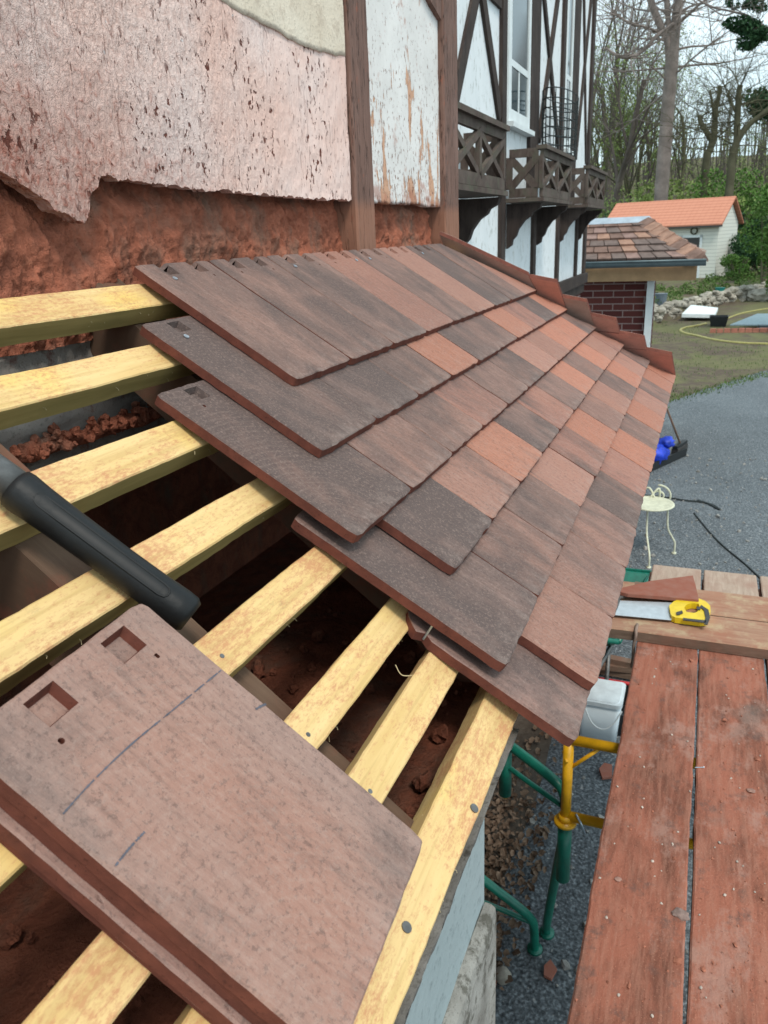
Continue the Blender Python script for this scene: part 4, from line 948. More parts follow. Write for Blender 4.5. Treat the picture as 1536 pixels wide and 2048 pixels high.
for nm, pl_ in (('grip_pad', [(1402, 1211), (1417, 1221), (1420, 1236), (1415, 1250), (1408, 1250), (1411, 1236), (1408, 1222), (1400, 1215)]), ('grip_pad', [(1366, 1237), (1392, 1240), (1412, 1242), (1411, 1247), (1390, 1244), (1366, 1241)]), ('grip_pad', [(1352, 1226), (1364, 1222), (1366, 1227), (1358, 1231), (1353, 1231)]), ('grip_pad', [(1393, 1214), (1402, 1216), (1400, 1221), (1394, 1220)])):
    m = MB(); m.prism([on(*p, z=hz+.0225) for p in pl_], (0, 0, .003)); m.build(nm, M['dplast'], saw)
# triangular cut tile, pincers, rope
m = MB(); m.prism([on(*p, z=ZP+.020) for p in [(1225, 1186), (1300, 1168), (1385, 1157), (1391, 1178), (1397, 1206), (1330, 1200), (1255, 1194)]], (0, 0, .013))
o = m.build('cut_tile', [M['tback']]); o.color = (.30, .105, .07, 1); tag(o, 'triangular red cut tile lying behind the saw', 'cut tile')
m = MB(); m.box(1.95, 2.05, -.50, -.30, ZP-.0005, ZP+.0195); tag(m.build('wood_offcut', M['bedge']), 'small wood offcut under the triangular cut tile', 'offcut')
pc = thing('pincers', on(1245, 1190), 'rusty pincers lying by the saw blade', 'pincers')
for s in (-1, 1):
    m = MB(); c = on(1238, 1196, ZP+.012); 
    m.tube(smooth_path([c, c+Vector((.02, -.006*s-.01, 0)), c+Vector((.045, -.02*s-.02, 0)), c+Vector((.055, -.004*s-.034, 0))], 5), [.008]*10+[.006]*5+[.004], 8); m.build('jaw', M['steel'], pc, True)
    m = MB(); m.tube(smooth_path([c, c+Vector((-.05, .012*s+.012, 0)), c+Vector((-.12, .016*s+.020, 0)), c+Vector((-.16, .012*s+.02, 0))], 5), .006, 8); m.build('grip', M['steel'], pc, True)
m = MB(); y = on(1275, 1245).y; m.tube(smooth_path([(1.72, y, ZP+.004), (1.678, y+.001, ZP+.003), (1.670, y, ZP-.015), (1.672, y+.004, ZP-.05), (1.668, y+.003, ZP-.10), (1.672, y+.006, ZP-.14)], 6), .0055, 8)
tag(m.build('rope', M['twine'], smooth=True), 'short frayed rope hanging over the front edge of the worn plank', 'rope')

# things on the ground beside the platform
tb = thing('plastic_tub', (3.0, -.12, -2.5), 'square translucent plastic tub with lid and white handle, on the ground by the trestle', 'tub')
def rbox(m, cx, cy, z0, z1, a0, a1, r=.03, n=5, thick=None, capb=True, capt=True):
    def ring(a, z): return [Vector((cx+sx*(a-r)+r*math.cos(t), cy+sy*(a-r)+r*math.sin(t), z)) for sx, sy, t0 in ((1,1,0),(-1,1,90),(-1,-1,180),(1,-1,270)) for t in [R(t0+90*k/n) for k in range(n+1)]]
    A, B = ring(a0, z0), ring(a1, z1); n_ = len(A); F = [(k, (k+1) % n_, n_+(k+1) % n_, n_+k) for k in range(n_)]
    if capb: F.append(tuple(range(n_-1, -1, -1)))
    if capt: F.append(tuple(range(n_, 2*n_)))
    m.add(A+B, F)
TX, TY = 2.94, -.115
m = MB(); rbox(m, TX, TY, -2.495, -2.225, .098, .115); m.build('tub_body', M['tub'], tb, True)
m = MB(); rbox(m, TX, TY, -2.228, -2.205, .122, .122); rbox(m, TX, TY, -2.2045, -2.200, .108, .106); m.build('lid', simple('lid_plastic', (.62, .68, .71), .5, .4, 0, .14, 14), tb, False)
m = MB(); m.tube(smooth_path([(TX-.122, TY+.07, -2.24), (TX-.15, TY+.02, -2.32), (TX-.155, TY-.04, -2.34), (TX-.14, TY-.09, -2.30), (TX-.11, TY-.122, -2.24)], 6), .004, 8); m.build('tub_handle', M['whitep'], tb, True)
m = MB()
for i in range(7): m.blob((TX+rnd.uniform(-.06,.06), TY+rnd.uniform(-.07,.07), -2.46), .03, 1, .2, sc=(1,1,.5))
m.build('sponge', M['yplast'], tb, True)
# red rimmed black tray with wood scraps
tq = at(1230, 1366, 2, -2.34); dx_ = tq.x-3.74
tr = thing('tray', (3.45+dx_, -.15, -2.5), 'black tray with a red rim behind the plastic tub', 'tray')
m = MB(); m.box(3.45, 3.75, -.42, .06, -2.495, -2.47); m.box(3.45, 3.47, -.42, .06, -2.469, -2.36); m.box(3.73, 3.75, -.42, .06, -2.469, -2.34); m.box(3.471, 3.729, .04, .06, -2.469, -2.34); m.box(3.471, 3.729, -.42, -.40, -2.469, -2.34); m.v = [(a+dx_, b, c) for a, b, c in m.v]; m.build('tray_body', M['blackp'], tr)
m = MB(); m.tube([(3.74+dx_, .05, -2.33), (3.74+dx_, -.41, -2.33)], .011, 8); m.build('rim', M['redp'], tr, True)
for i, (x, y, z, a, l) in enumerate(((3.98, -.13, -2.33, .15, 'upper grey weathered wood scrap behind the red rimmed tray'), (3.92, -.18, -2.40, -.1, 'lower grey weathered wood scrap behind the red rimmed tray'), (3.86, -.12, -2.47, .05, 'bottom wood scrap behind the red rimmed tray'))):
    m = MB(); zz_ = (-2.38, -2.415, -2.46)[i]; c = at((1238, 1232, 1240)[i], (1322, 1334, 1346)[i], 2, zz_); d = Vector((math.sin(a)*.2, math.cos(a)*.24, 0)); m.beam(c-d, c+d, .055, .035); tag(m.build('wood_scrap', M['bedge']), l, 'wood scrap', 'wood scraps in a heap')
# green wheelbarrow beyond the platform
wb = thing('wheelbarrow', (3.5, .1, -2.5), 'dark green wheelbarrow standing below the far end of the platform', 'wheelbarrow')
m = MB()
def loft(m, rings, cap=True):
    n = len(rings[0]); b = len(m.v); V = [p for r_ in rings for p in r_]; F = [(i*n+k, i*n+(k+1) % n, (i+1)*n+(k+1) % n, (i+1)*n+k) for i in range(len(rings)-1) for k in range(n)]
    if cap: F.append(tuple(range(n-1, -1, -1))); F.append(tuple((len(rings)-1)*n+k for k in range(n)))
    m.add(V, F)
def rect(x0, x1, y0, y1, z): return [Vector((x0,y0,z)), Vector((x1,y0,z)), Vector((x1,y1,z)), Vector((x0,y1,z))]
Q = lambda x0, x1, y0, y1, y2, z: [Vector((x0,y0,z)), Vector((x1,y1,z)), Vector((x1,y2,z)), Vector((x0,y2,z))]
loft(m, [Q(3.25, 3.70, -.12, -.15, .25, -2.1), Q(2.95, 3.92, -.19, -.29, .34, -1.90), Q(2.98, 3.89, -.17, -.27, .32, -1.90), Q(3.28, 3.67, -.10, -.13, .23, -2.08)]); m.build('tray', M['green'], wb)
m = MB(); m.tube([(2.95, -.19, -1.90), (3.92, -.29, -1.90), (3.92, .34, -1.90), (2.95, .34, -1.90), (2.95, -.19, -1.90)], .014, 8); m.build('rim', M['green'], wb, True)
m = MB(); m.tube([(4.15+.16*math.cos(a*.3927), .12, -2.34+.16*math.sin(a*.3927)) for a in range(17)], .032, 8); m.build('wheel', M['blackp'], wb, True)
for y in (-.28, .10):
    m = MB(); m.tube([(4.15, .12+.04*(1 if y > 0 else -1), -2.34), (3.6, y+.12, -2.14), (2.6, y+.2, -1.98)], .014, 8); m.build('handle', M['steel'], wb, True)
    m = MB(); m.tube([(3.2, y+.16, -2.12), (3.15, y+.16, -2.49)], .012, 8); m.build('leg', M['steel'], wb, True)
# white metal garden chair
ch = thing('garden_chair', (5.7, -.22, -2.5), 'cream metal garden chair with round seat and scrolled back', 'chair')
cx, cy, zs = 5.72, -.175, -2.05
m = MB()
n = 36; ringp = lambda r_, z: [Vector((cx+r_*math.cos(2*math.pi*k/n), cy+r_*math.sin(2*math.pi*k/n), z)) for k in range(n)]
loft(m, [ringp(.15, zs-.004), ringp(.185, zs-.004), ringp(.19, zs), ringp(.185, zs+.012), ringp(.17, zs+.006), ringp(.10, zs+.002)]); m.build('seat', M['cream'], ch, True)
for lx, ly, sx, sy in ((5.39, -.21, -.13, .02), (5.76, -.39, .03, -.15), (5.95, -.02, .10, .11), (5.55, .02, -.08, .13)):
    m = MB(); p0 = Vector((cx+sx*.9, cy+sy*.9, zs-.005)); p3 = Vector((lx, ly, -2.492)); mid = p0.lerp(p3, .45); mid = Vector((p0.x*.85+p3.x*.15, p0.y*.85+p3.y*.15, mid.z)); 
    m.tube(smooth_path([p0, mid, p0.lerp(p3, .62)+Vector((0,0,-.01)), p3.lerp(Vector((p3.x, p3.y, -2.40)), 1), p3], 6), .008, 8); m.build('leg', M['cream'], ch, True)
    m = MB(); m.tube([(lx, ly, -2.496), (lx, ly, -2.484)], .02, 12); m.build('foot', M['cream'], ch, True)
bx = 5.93
for s in (-1, 1):
    m = MB(); c = at(1319, 993, 0, bx) if s < 0 else Vector((bx, at(1319, 993, 0, bx).y+.235, at(1319, 993, 0, bx).z))
    pts = []
    for k in range(34):
        t = k/33; ang = R(80)-s*t*R(540); rr_ = .105*(1-.80*t)
        pts.append(Vector((bx, c.y+rr_*math.cos(ang)*(1), c.z+rr_*math.sin(ang))))
    pts = [Vector((bx, cy, c.z+.06))]+pts if False else pts
    m.tube(pts, .008, 8); m.build('scroll', M['cream'], ch, True)
    m = MB(); m.tube(smooth_path([(bx-.05, cy-s*.02, zs), (bx-.01, cy+s*.05, zs+.08), (bx, c.y+.0, c.z-.105)], 6), .008, 8); m.build('back_rod', M['cream'], ch, True)
# broom, dust pan with blue bag
G0 = lambda px, py, z=-2.49: at(px, py, 2, z)
dp = thing('shovel', (8.8, -.2, -2.5), 'wide black shovel pan lying on the asphalt under a blue bag', 'shovel')
q = [G0(1285, 948, -2.47), G0(1373, 908, -2.47), G0(1366, 898, -2.47), G0(1285, 925, -2.47)]; m = MB(); m.prism([Vector((v.x, v.y, -2.49)) for v in q], (0, 0, .02)); m.prism([Vector((q[0].x, q[0].y, -2.469)), Vector((q[1].x, q[1].y, -2.469)), Vector((q[1].x+.04, q[1].y, -2.469)), Vector((q[0].x+.04, q[0].y, -2.469))], (0, 0, .07)); m.build('pan', M['blackp'], dp)
c = G0(1318, 918, -2.42); m = MB()
m.blob((c.x, c.y+.06, -2.36), .17, 2, .16, sc=(1, .95, .75)); m.blob((c.x+.1, c.y-.06, -2.24), .10, 2, .22, sc=(1, .9, .7)); m.blob((c.x-.05, c.y+.22, -2.40), .12, 2, .16, sc=(1, 1, .6))
tag(m.build('plastic_bag', M['cloth'], smooth=True), 'crumpled blue bag lying on the black pan below the eave', 'bag')
br = thing('broom', (9.1, -.35, -2.5), 'push broom with long thin handle standing beside the blue bag', 'broom')
b0 = G0(1349, 906, -2.42); b1 = G0(1369, 893, -2.42)
m = MB(); m.beam(b0+Vector((0,0,.06)), b1+Vector((0,0,.06)), .06, .05); m.build('head', M['blackp'], br)
m = MB(); m.beam(b0, b1, .08, .10); m.build('bristles', M['dplast'], br)
top = at(1334, 818, 0, 9.0); m = MB(); m.tube([(b0+b1)/2+Vector((0,0,.08)), top, top+(top-(b0+b1)/2)*.4], .012, 8); m.build('handle', M['bedge'], br, True)
# hoses and cables on the asphalt
m = MB(); m.tube(smooth_path([G0(*p) for p in [(1280, 990), (1330, 995), (1370, 1001), (1400, 1004), (1425, 1010), (1439, 1019), (1432, 1016), (1415, 1007), (1395, 1001)]], 8), .012, 8); tag(m.build('black_hose', M['cable'], smooth=True), 'black hose doubled back on the asphalt beyond the cream chair', 'hose')
m = MB(); m.tube(smooth_path([G0(*p) for p in [(1388, 1026), (1420, 1065), (1450, 1095), (1490, 1128), (1536, 1172), (1600, 1240)]], 8), .008, 8); tag(m.build('power_cable', M['cable'], smooth=True), 'dark cable running across the asphalt to the lower right', 'cable')
for px, py, l in ((1213, 1545, 'flat red tile fragment on the ground beside the yellow trestle post'), (1100, 1943, 'red tile shard lying near the trestle foot'), (985, 1958, 'small red shard beside a grey stone by the plinth')):
    p = G0(px, py); m = MB(); a = rnd.random()*3; s = .045 if px != 1213 else .07; m.prism([(p.x+s*math.cos(a+k), p.y+s*.55*math.sin(a+k), -2.49) for k in (0, 1.3, 2.6, 4.2, 5.3)], (0, 0, .012)); o = m.build('tile_shard', M['tback']); o.color = (.34, .12, .08, 1); tag(o, l, 'tile shard')
p = G0(1005, 1957); m = MB(); m.blob((p.x, p.y, -2.475), .032, 2, .1); tag(m.build('pebble', M['stone'], smooth=True), 'rounded grey stone on the ground by the plinth', 'stone')

# ================================================================= far things: porch, garden, shed
po = thing('porch', (9.3, .3, -2.5), 'brick porch with brown tiled hip roof and zinc gutter at the far house end', 'porch')
E0 = Vector((8.7, 1.05, -.185)); E1 = Vector((8.7, -.385, -.185)); RD0 = Vector((9.75, 1.05, .235)); RD1 = Vector((9.75, .30, .235)); E2 = Vector((10.8, -.385, -.185))
def course_roof(nm, a, b, c_, d_, rows, seed, parent):   # a,b eave ; d_,c_ ridge (d above a)
    rr = random.Random(seed); m = MB(); n = (c_-d_).cross(a-d_)
    nn = (b-a).cross(d_-a).normalized(); nn = nn if nn.z > 0 else -nn
    for r_ in range(rows):
        t0 = r_/rows; t1 = (r_+1.12)/rows; t1 = min(t1, 1); L = a.lerp(d_, t0); Rr = b.lerp(c_, t0); L1 = a.lerp(d_, t1); R1 = b.lerp(c_, t1); wdt = (Rr-L).length; k = max(1, int(wdt/.165+.5))
        off = .5*(r_ % 2)
        for i in range(-1, k+1):
            f0 = max(0, (i+off)/k); f1 = min(1, (i+1+off)/k-.008)
            if f1 <= f0: continue
            z = rr.uniform(-.003, .003); up = nn*(.026+z); lo = nn*(.004)
            p = [L.lerp(Rr, f0), L.lerp(Rr, f1), L1.lerp(R1, f1), L1.lerp(R1, f0)]; V = [p[0]+up, p[1]+up, p[2]+lo, p[3]+lo, p[0]+nn*.006, p[1]+nn*.006]
            m.add(V, [(0, 1, 2, 3), (4, 5, 1, 0)], rr.randrange(4))
    m.prism([a, b, c_, d_] if (c_-d_).length > .01 else [a, b, c_], -nn*.03, 4)
    return m.build(nm, PT, parent)
PT = [simple('porch_tile_brown', (.20, .125, .10), .85, .15, 0, .3, 10), simple('porch_tile_mauve', (.27, .175, .15), .85, .15, 0, .3, 10), simple('porch_tile_tan', (.34, .20, .145), .85, .15, 0, .3, 10), simple('porch_tile_grey', (.17, .125, .11), .85, .15, 0, .3, 10), simple('porch_deck', (.08, .05, .04), .9, .1)]
rf = course_roof('roof', E0, E1, RD1, RD0, 6, 3, po); course_roof('roof_side', E1, E2, RD1, RD1, 6, 4, po)
m = MB(); m.prism([E2, RD1, RD0, Vector((10.8, 1.05, -.185))], (0,0,-.03)); m.build('roof_back', PT[1], po)
m = MB()
for k in range(8):
    t = (k+.02)/8.2; p = E1.lerp(RD1, t); q = E1.lerp(RD1, t+.155); nl = Vector((-.35, -.15, .9)).normalized()
    side = Vector((.5, .75, 0)); v1 = Vector((-.11, .14, -.045)); v2 = Vector((.13, -.06, -.045)); up = Vector((0, 0, .065)); up2 = Vector((0, 0, .04))
    m.add([p+up, p+v1*.9+up*.3, q+v1*.9+up2*.3, q+up2, p+v2*.9+up*.3, q+v2*.9+up2*.3, p+v1*.9-Vector((0,0,.01)), p, p+v2*.9-Vector((0,0,.01))], [(0, 3, 2, 1), (0, 4, 5, 3), (0, 1, 6, 7), (0, 7, 8, 4)], (2 if k in (5, 6) else rnd.randrange(3)))
m.build('hip_tiles', PT, po)
m = MB(); m.add([RD0+Vector((-.10,0,-.02)), RD1+Vector((-.10,.0,-.02)), RD1+Vector((0,-.02,.05)), RD0+Vector((0,0,.05)), RD1+Vector((.1,0,-.02)), RD0+Vector((.1,0,-.02)), RD1+Vector((-.10,-.10,-.06)), RD1+Vector((.05,-.16,-.08))], [(0, 1, 2, 3), (3, 2, 4, 5), (1, 6, 7, 2), (2, 7, 4)]); m.build('ridge_flashing', M['zinc'], po)
m = MB(); prof = [(8.60+.062*math.cos(R(180+a)) , -.20+.062*math.sin(R(180+a))) for a in range(0, 181, 18)]; n = len(prof)
V = [(x, y, z) for y in (1.05, -.42) for x, z in prof]+[(x*.999+.006, y, z+.006) for y in (1.05, -.42) for x, z in prof]
m.add(V, [(k, k+1, n+k+1, n+k) for k in range(n-1)]+[(2*n+k, 3*n+k, 3*n+k+1, 2*n+k+1) for k in range(n-1)]+[tuple(n+k for k in range(n))]); m.tube([(8.538, 1.05, -.197), (8.538, -.42, -.197)], .011, 8); m.build('gutter', M['zincd'], po, True)
m = MB(); m.box(8.70, 8.76, -.33, 1.05, -.415, -.225); m.build('fascia_beam', M['plank_o'], po)
m = MB(); m.box(8.70, 10.8, -.34, 1.05, -.222, -.2); m.build('soffit', PT[4], po)
m = MB(); m.box(8.95, 9.15, .195, 1.0, -2.5, -.223); m.box(9.15, 10.6, .195, .40, -2.5, -.224); m.build('brick_wall', M['brick'], po)
m = MB(); m.box(8.86, 8.945, .115, .190, -2.5, -.416); m.build('post', M['whitep'], po)

# dry stone wall and garden bed
m = MB()
for i in range(620):
    t = rnd.random(); y = 1.6-t*9; x = xb(y)-.12+rnd.gauss(0, .10); lay = rnd.random(); s = rnd.uniform(.07, .17)
    m.blob((x+lay*.15, y, -2.46+lay*.42), s, 1, .18, sc=(1, rnd.uniform(.8, 1.4), .65))
tag(m.build('dry_stone_wall', M['stone'], loc=(26, 0, -2.5)), 'low dry stone wall of pale field stones along the garden bed', 'stone wall')
def leafcloud(m, c, rx, ry, rz, n, s, mi=0, fill=1.):
    for _ in range(n):
        while True:
            v = Vector((rnd.uniform(-1,1), rnd.uniform(-1,1), rnd.uniform(-1,1)))
            if v.length <= 1: break
        v = v.normalized()*(v.length**.6)
        p = Vector((c[0]+v.x*rx, c[1]+v.y*ry, c[2]+v.z*rz)); a = Vector((rnd.gauss(0,1), rnd.gauss(0,1), rnd.gauss(0,1))).normalized(); b = a.cross(Vector((rnd.gauss(0,1), rnd.gauss(0,1), rnd.gauss(0,1)))).normalized(); k = s*rnd.uniform(.6, 1.4)
        m.add([p-a*k, p-b*k*.5, p+a*k, p+b*k*.5], [(0, 1, 2, 3)], mi)
def clumpy(m, c, rx, ry, rz, n, s, k=9, mi=0):
    for i in range(k):
        q = (c[0]+rnd.uniform(-.7, .7)*rx, c[1]+rnd.uniform(-.7, .7)*ry, c[2]+rnd.uniform(-.75, .75)*rz); f = rnd.uniform(.28, .5); leafcloud(m, q, rx*f, ry*f, rz*f, n//k, s, mi)
m = MB()
for i in range(240):
    y = rnd.uniform(-9, 2.5); x = xb(y)+rnd.uniform(.2, 7); r_ = rnd.uniform(.08, .28); z = gz(x, y); leafcloud(m, (x, y, z+r_*.5), r_, r_, r_*.8, 60, .04)
tag(m.build('garden_plants', M['herb'], loc=(0,0,-2)), 'low green garden plants and herbs on the terrace behind the stone wall', 'plants', kind='stuff')
m = MB()
for i in range(5200):
    x = rnd.uniform(11.5, 24); y = rnd.uniform(-4.5, 1.4)
    if fbm(x*.55, y*.55, 0) < -.05 or x < 12.6-y*1.0: continue
    z = gz(x, y); k = rnd.uniform(.02, .06); a = rnd.uniform(0, 6.28); m.add([(x-.006*math.sin(a), y+.006*math.cos(a), z), (x+.006*math.sin(a), y-.006*math.cos(a), z), (x+k*.4*math.cos(a), y+k*.4*math.sin(a), z+k)], [(0, 1, 2)])
for i in range(900):
    t = rnd.random(); y = -1.9+t*2.2; x = 12.3-y*1.5+(.25 if y < -.8 else 0)+rnd.gauss(.1, .22); k = rnd.uniform(.02, .05); a = rnd.uniform(0, 6.28); m.add([(x-.008*math.sin(a), y+.008*math.cos(a), -2.495), (x+.008*math.sin(a), y-.008*math.cos(a), -2.495), (x+k*.5*math.cos(a), y+k*.5*math.sin(a), -2.49+k)], [(0, 1, 2)])
tag(m.build('grass_tufts', M['herb'], loc=(0,0,-2.5)), 'short green grass tufts on the garden ground', 'grass', kind='stuff')
Gt = lambda px, py: (lambda p: Vector((p.x, p.y, gz(p.x, p.y)+.012)))(at(px, py, 2, -2.5))
m = MB(); m.tube(smooth_path([Gt(*p) for p in [(1600, 692), (1536, 689), (1480, 687), (1430, 681), (1395, 673), (1368, 667), (1361, 661), (1372, 656), (1395, 652), (1412, 648)]], 8), .035, 6); tag(m.build('garden_hose', M['hose'], smooth=True), 'yellow garden hose looped on the grass in front of the stone wall', 'hose')
m = MB(); m.tube(smooth_path([Gt(*p) for p in [(1450, 640), (1475, 630), (1500, 624), (1536, 618), (1580, 612)]], 8), .03, 6); tag(m.build('garden_hose', M['hose'], smooth=True), 'second yellow hose running off behind the raised bed', 'hose')
p = Gt(1400, 636); m = MB(); m.prism([(p.x-.9, p.y+.50, p.z+.10), (p.x-.9, p.y-.40, p.z+.08), (p.x+.3, p.y-.48, p.z+.16), (p.x+.9, p.y+.30, p.z+.20)], (0, 0, .10)); tag(m.build('white_sheet', M['whitep']), 'white foam sheet lying propped on the garden ground', 'sheet')
p = Gt(1436, 652); m = MB(); loft(m, [rect(p.x-.20, p.x+.2, p.y-.19, p.y+.19, p.z-.01), rect(p.x-.25, p.x+.25, p.y-.24, p.y+.24, p.z+.26), rect(p.x-.23, p.x+.23, p.y-.22, p.y+.22, p.z+.26), rect(p.x-.18, p.x+.18, p.y-.17, p.y+.17, p.z+.02)]); tag(m.build('black_crate', M['blackp']), 'black plastic crate beside the white foam sheet', 'crate')
p = Gt(1500, 660); rb = thing('raised_bed', (p.x, p.y, p.z-.012), 'raised garden bed edged with red bricks under a grey blue cover', 'garden bed')
m = MB()
for i in range(22): 
    q = p+Vector((-.6+.02*i, .9-.17*i, .04)); m.box(q.x-.05, q.x+.05, q.y-.075, q.y+.075, q.z-.06, q.z+.05, 0, .006)
m.build('brick_edge', simple('garden_brick', (.42, .17, .12), .9, .1, 0, .3, 3), rb)
m = MB(); m.prism([(p.x-.2, p.y+.5, p.z+.12), (p.x-.2, p.y-2.6, p.z+.12), (p.x+1.2, p.y-2.6, p.z+.26), (p.x+1.2, p.y-.2, p.z+.26)], (0, 0, .03)); m.box(p.x-.1, p.x+1.1, p.y-2.5, p.y-.2, p.z-.03, p.z+.118); m.build('cover', simple('grey_blue_cover', (.20, .27, .30), .4, .4), rb)
for (px, py, c_, l, s) in ((1437, 607, (.01, .16, .14), 'dark green bucket on the stone wall', .16), (1400, 622, (.02, .14, .03), 'small green pot at the foot of the stone wall', .10), (1320, 637, (.12, .15, .18), 'grey blue can at the foot of the stone wall', .18)):
    p = Gt(px, py); m = MB(); p.x -= .35; p.z = gz(p.x, p.y); m.tube([p, p+Vector((0,0,s*1.8))], [s*.8, s], 16); m.tube([p+Vector((0,0,s*1.8)), p+Vector((0,0,s*1.9))], s*1.06, 16); tag(m.build('bucket', simple('paint_%d' % px, c_, .45, .4)), l, 'bucket')
p = Gt(1520, 602); m = MB(); m.blob((p.x, p.y, p.z+.16), .38, 2, .12, sc=(1, 1.2, .7)); tag(m.build('boulder', M['stone']), 'large grey boulder at the right end of the stone wall', 'boulder')
# shed
SX, SY = 36.0, -.66; sh = thing('garden_shed', (SX, SY, gz(SX, SY)), 'cream garden shed with orange tiled roof behind the porch', 'shed')
fi = R(15); sdv = Vector((math.cos(fi), -math.sin(fi), 0)); fdv = Vector((math.sin(fi), math.cos(fi), 0)); c0 = Vector((SX, SY, 0)); zg = -2.25; ze = .20; zr = 1.16; dpt = 3.0; wid = 4.8
def sp_(a, b, z): return Vector((c0.x, c0.y, z))+sdv*a+fdv*b
m = MB(); m.prism([sp_(0, 0, zg), sp_(dpt, 0, zg), sp_(dpt, 0, ze), sp_(dpt*.5, 0, zr-.08), sp_(0, 0, ze)], fdv*wid); m.build('wall', M['siding'], sh)
def roofpl(a0, a1, z0, z1):
    q = [sp_(a0, -.18, z0), sp_(a0, wid+.2, z0), sp_(a1, wid+.2, z1), sp_(a1, -.18, z1)]; m = MB(); m.prism(q, (0, 0, .07)); o = m.build('roof', M['otile'], sh); return o
gq = G('orange_shed_tiles', .85, .15); co = gq.coord('World'); x, y, z = gq.sep(co)
rowf = gq.math('FRACT', gq.math('MULTIPLY', z, 8.5)); colf = gq.math('FRACT', gq.math('MULTIPLY', gq.math('ADD', y, gq.math('MULTIPLY', x, .27)), 4.5))
kk = gq.mix(gq.step(rowf, .0, .30), (.30, .10, .06), (.52, .22, .145)); kk = gq.mix(gq.math('MULTIPLY', gq.step(colf, .8, .95), .35), kk, (.33, .10, .06)); kk = gq.mix(gq.math('MULTIPLY', gq.noise(co, 3, 4), .35), kk, (.66, .32, .21)); M['otile'] = gq.out(kk)
roofpl(-.25, dpt*.5, ze-.10, zr); roofpl(dpt+.25, dpt*.5, ze-.10, zr+.001)
m = MB(); m.prism([sp_(-.27, -.18, ze-.16), sp_(-.27, wid+.2, ze-.16), sp_(-.27, wid+.2, ze-.09), sp_(-.27, -.18, ze-.09)], sdv*.08); m.build('eave_board', M['dplast'], sh)
m = MB(); m.prism([sp_(-.02, .72, zg+.05), sp_(-.02, 1.42, zg+.05), sp_(-.02, 1.42, ze-.55), sp_(-.02, .72, ze-.55)], sdv*.015); dr = m.build('door', M['dplast'], sh)
m = MB()
for b0_, b1_, z0_, z1_ in ((.62, .72, zg, ze-.45), (1.42, 1.52, zg, ze-.45), (.62, 1.52, ze-.55, ze-.45)): m.prism([sp_(-.04, b0_, z0_), sp_(-.04, b1_, z0_), sp_(-.04, b1_, z1_), sp_(-.04, b0_, z1_)], sdv*.03)
m.build('door_frame', M['whitep'], sh)
m = MB(); c = sp_(-.06, .98, ze-.28); m.tube([c+fdv*(.13*math.cos(a*.5236))+Vector((0,0,.13*math.sin(a*.5236))) for a in range(13)], .03, 6); tag(m.build('wreath', M['barkm']), 'small dark wreath hung above the shed door', 'wreath')
# wire basket on the middle planter
m = MB(); wc = Vector((5.05, .57, .60))
def wring(r1, r2, z): m.tube([wc+Vector((r1*math.cos(a*.2618), r2*math.sin(a*.2618), z)) for a in range(25)], .0035, 4, cap=False)
for i in range(8): wring(.34+.05*i/7, .10, .03+i*.055)
for i in range(20): a = i*.314; m.tube([wc+Vector((.34*math.cos(a), .10*math.sin(a), .02)), wc+Vector((.39*math.cos(a), .10*math.sin(a), .42))], .0028, 4, cap=False)
tag(m.build('wire_basket', M['cable']), 'dark wire basket standing on the middle planter box by the window', 'wire basket')

# ================================================================= trees
def tree_mesh(seed, h, r0, spread=.5, levels=5, fork=.35, twig=1., lean=0., leaves=0, leafs=.07, upright=.5):
    rr = random.Random(seed); m = MB(); L = MB()
    def grow(p, d, ln, r_, lev):
        pts = [p]; rs = [r_]; q = Vector(p); dd = Vector(d); k = 5 if lev < 2 else (4 if lev < 4 else 3)
        for i in range(k):
            dd = (dd+Vector((rr.gauss(0, .10), rr.gauss(0, .10), rr.gauss(0, .06)+upright*.08))*(1+.25*lev)).normalized(); q = q+dd*ln/k; pts.append(q.copy()); rs.append(r_*(1-.55*(i+1)/k if lev else 1-.4*(i+1)/k))
        m.tube(pts, rs, 7 if lev < 2 else (4 if lev < 3 else 3), cap=False)
        if leaves and lev >= levels-2:
            for _ in range(leaves):
                s = pts[rr.randrange(1, len(pts))]+Vector((rr.gauss(0, .14), rr.gauss(0, .14), rr.gauss(0, .14))); a = Vector((rr.gauss(0,1), rr.gauss(0,1), rr.gauss(0,1))).normalized(); b = a.cross(Vector((0, rr.gauss(0,1), 1))).normalized(); z_ = leafs*rr.uniform(.6, 1.4)
                L.add([s-a*z_, s-b*z_*.6, s+a*z_, s+b*z_*.6], [(0,1,2,3)])
        if lev >= levels: return
        n = (5, 4, 4, 3, 3, 2)[lev]
        for i in range(n):
            t = rr.uniform(.35 if lev == 0 else .25, 1.); j = min(len(pts)-1, max(1, int(t*k+.5))); 
            ax = Vector((rr.gauss(0,1), rr.gauss(0,1), rr.gauss(0,.3))).normalized(); nd = (dd*(1-spread)+ax*spread+Vector((0,0,upright*.3))).normalized()
            grow(pts[j], nd, ln*rr.uniform(.45, .72), rs[j]*rr.uniform(.45, .68), lev+1)
    grow(Vector((0, 0, -.4)), Vector((lean, rr.gauss(0, .05), 1)).normalized(), h*.55, r0, 0)
    return m, L
def make_tree(seed, label, group, loc, h, r0, bark, leafm, **kw):
    t = thing('bare_tree', loc, label, 'tree', group); m, L = tree_mesh(seed, h, r0, **kw)
    off = Vector(loc); m.v = [tuple(Vector(v)+off) for v in m.v]; L.v = [tuple(Vector(v)+off) for v in L.v]
    m.build('trunk', bark, t, True)
    if L.v: L.build('crown', leafm, t)
    return t
grp = 'bare spring trees on the wooded slope'
protos = []
def gtree(X, px): y = at(px, 400, 0, X).y; return Vector((X, y, gz(X, y)))
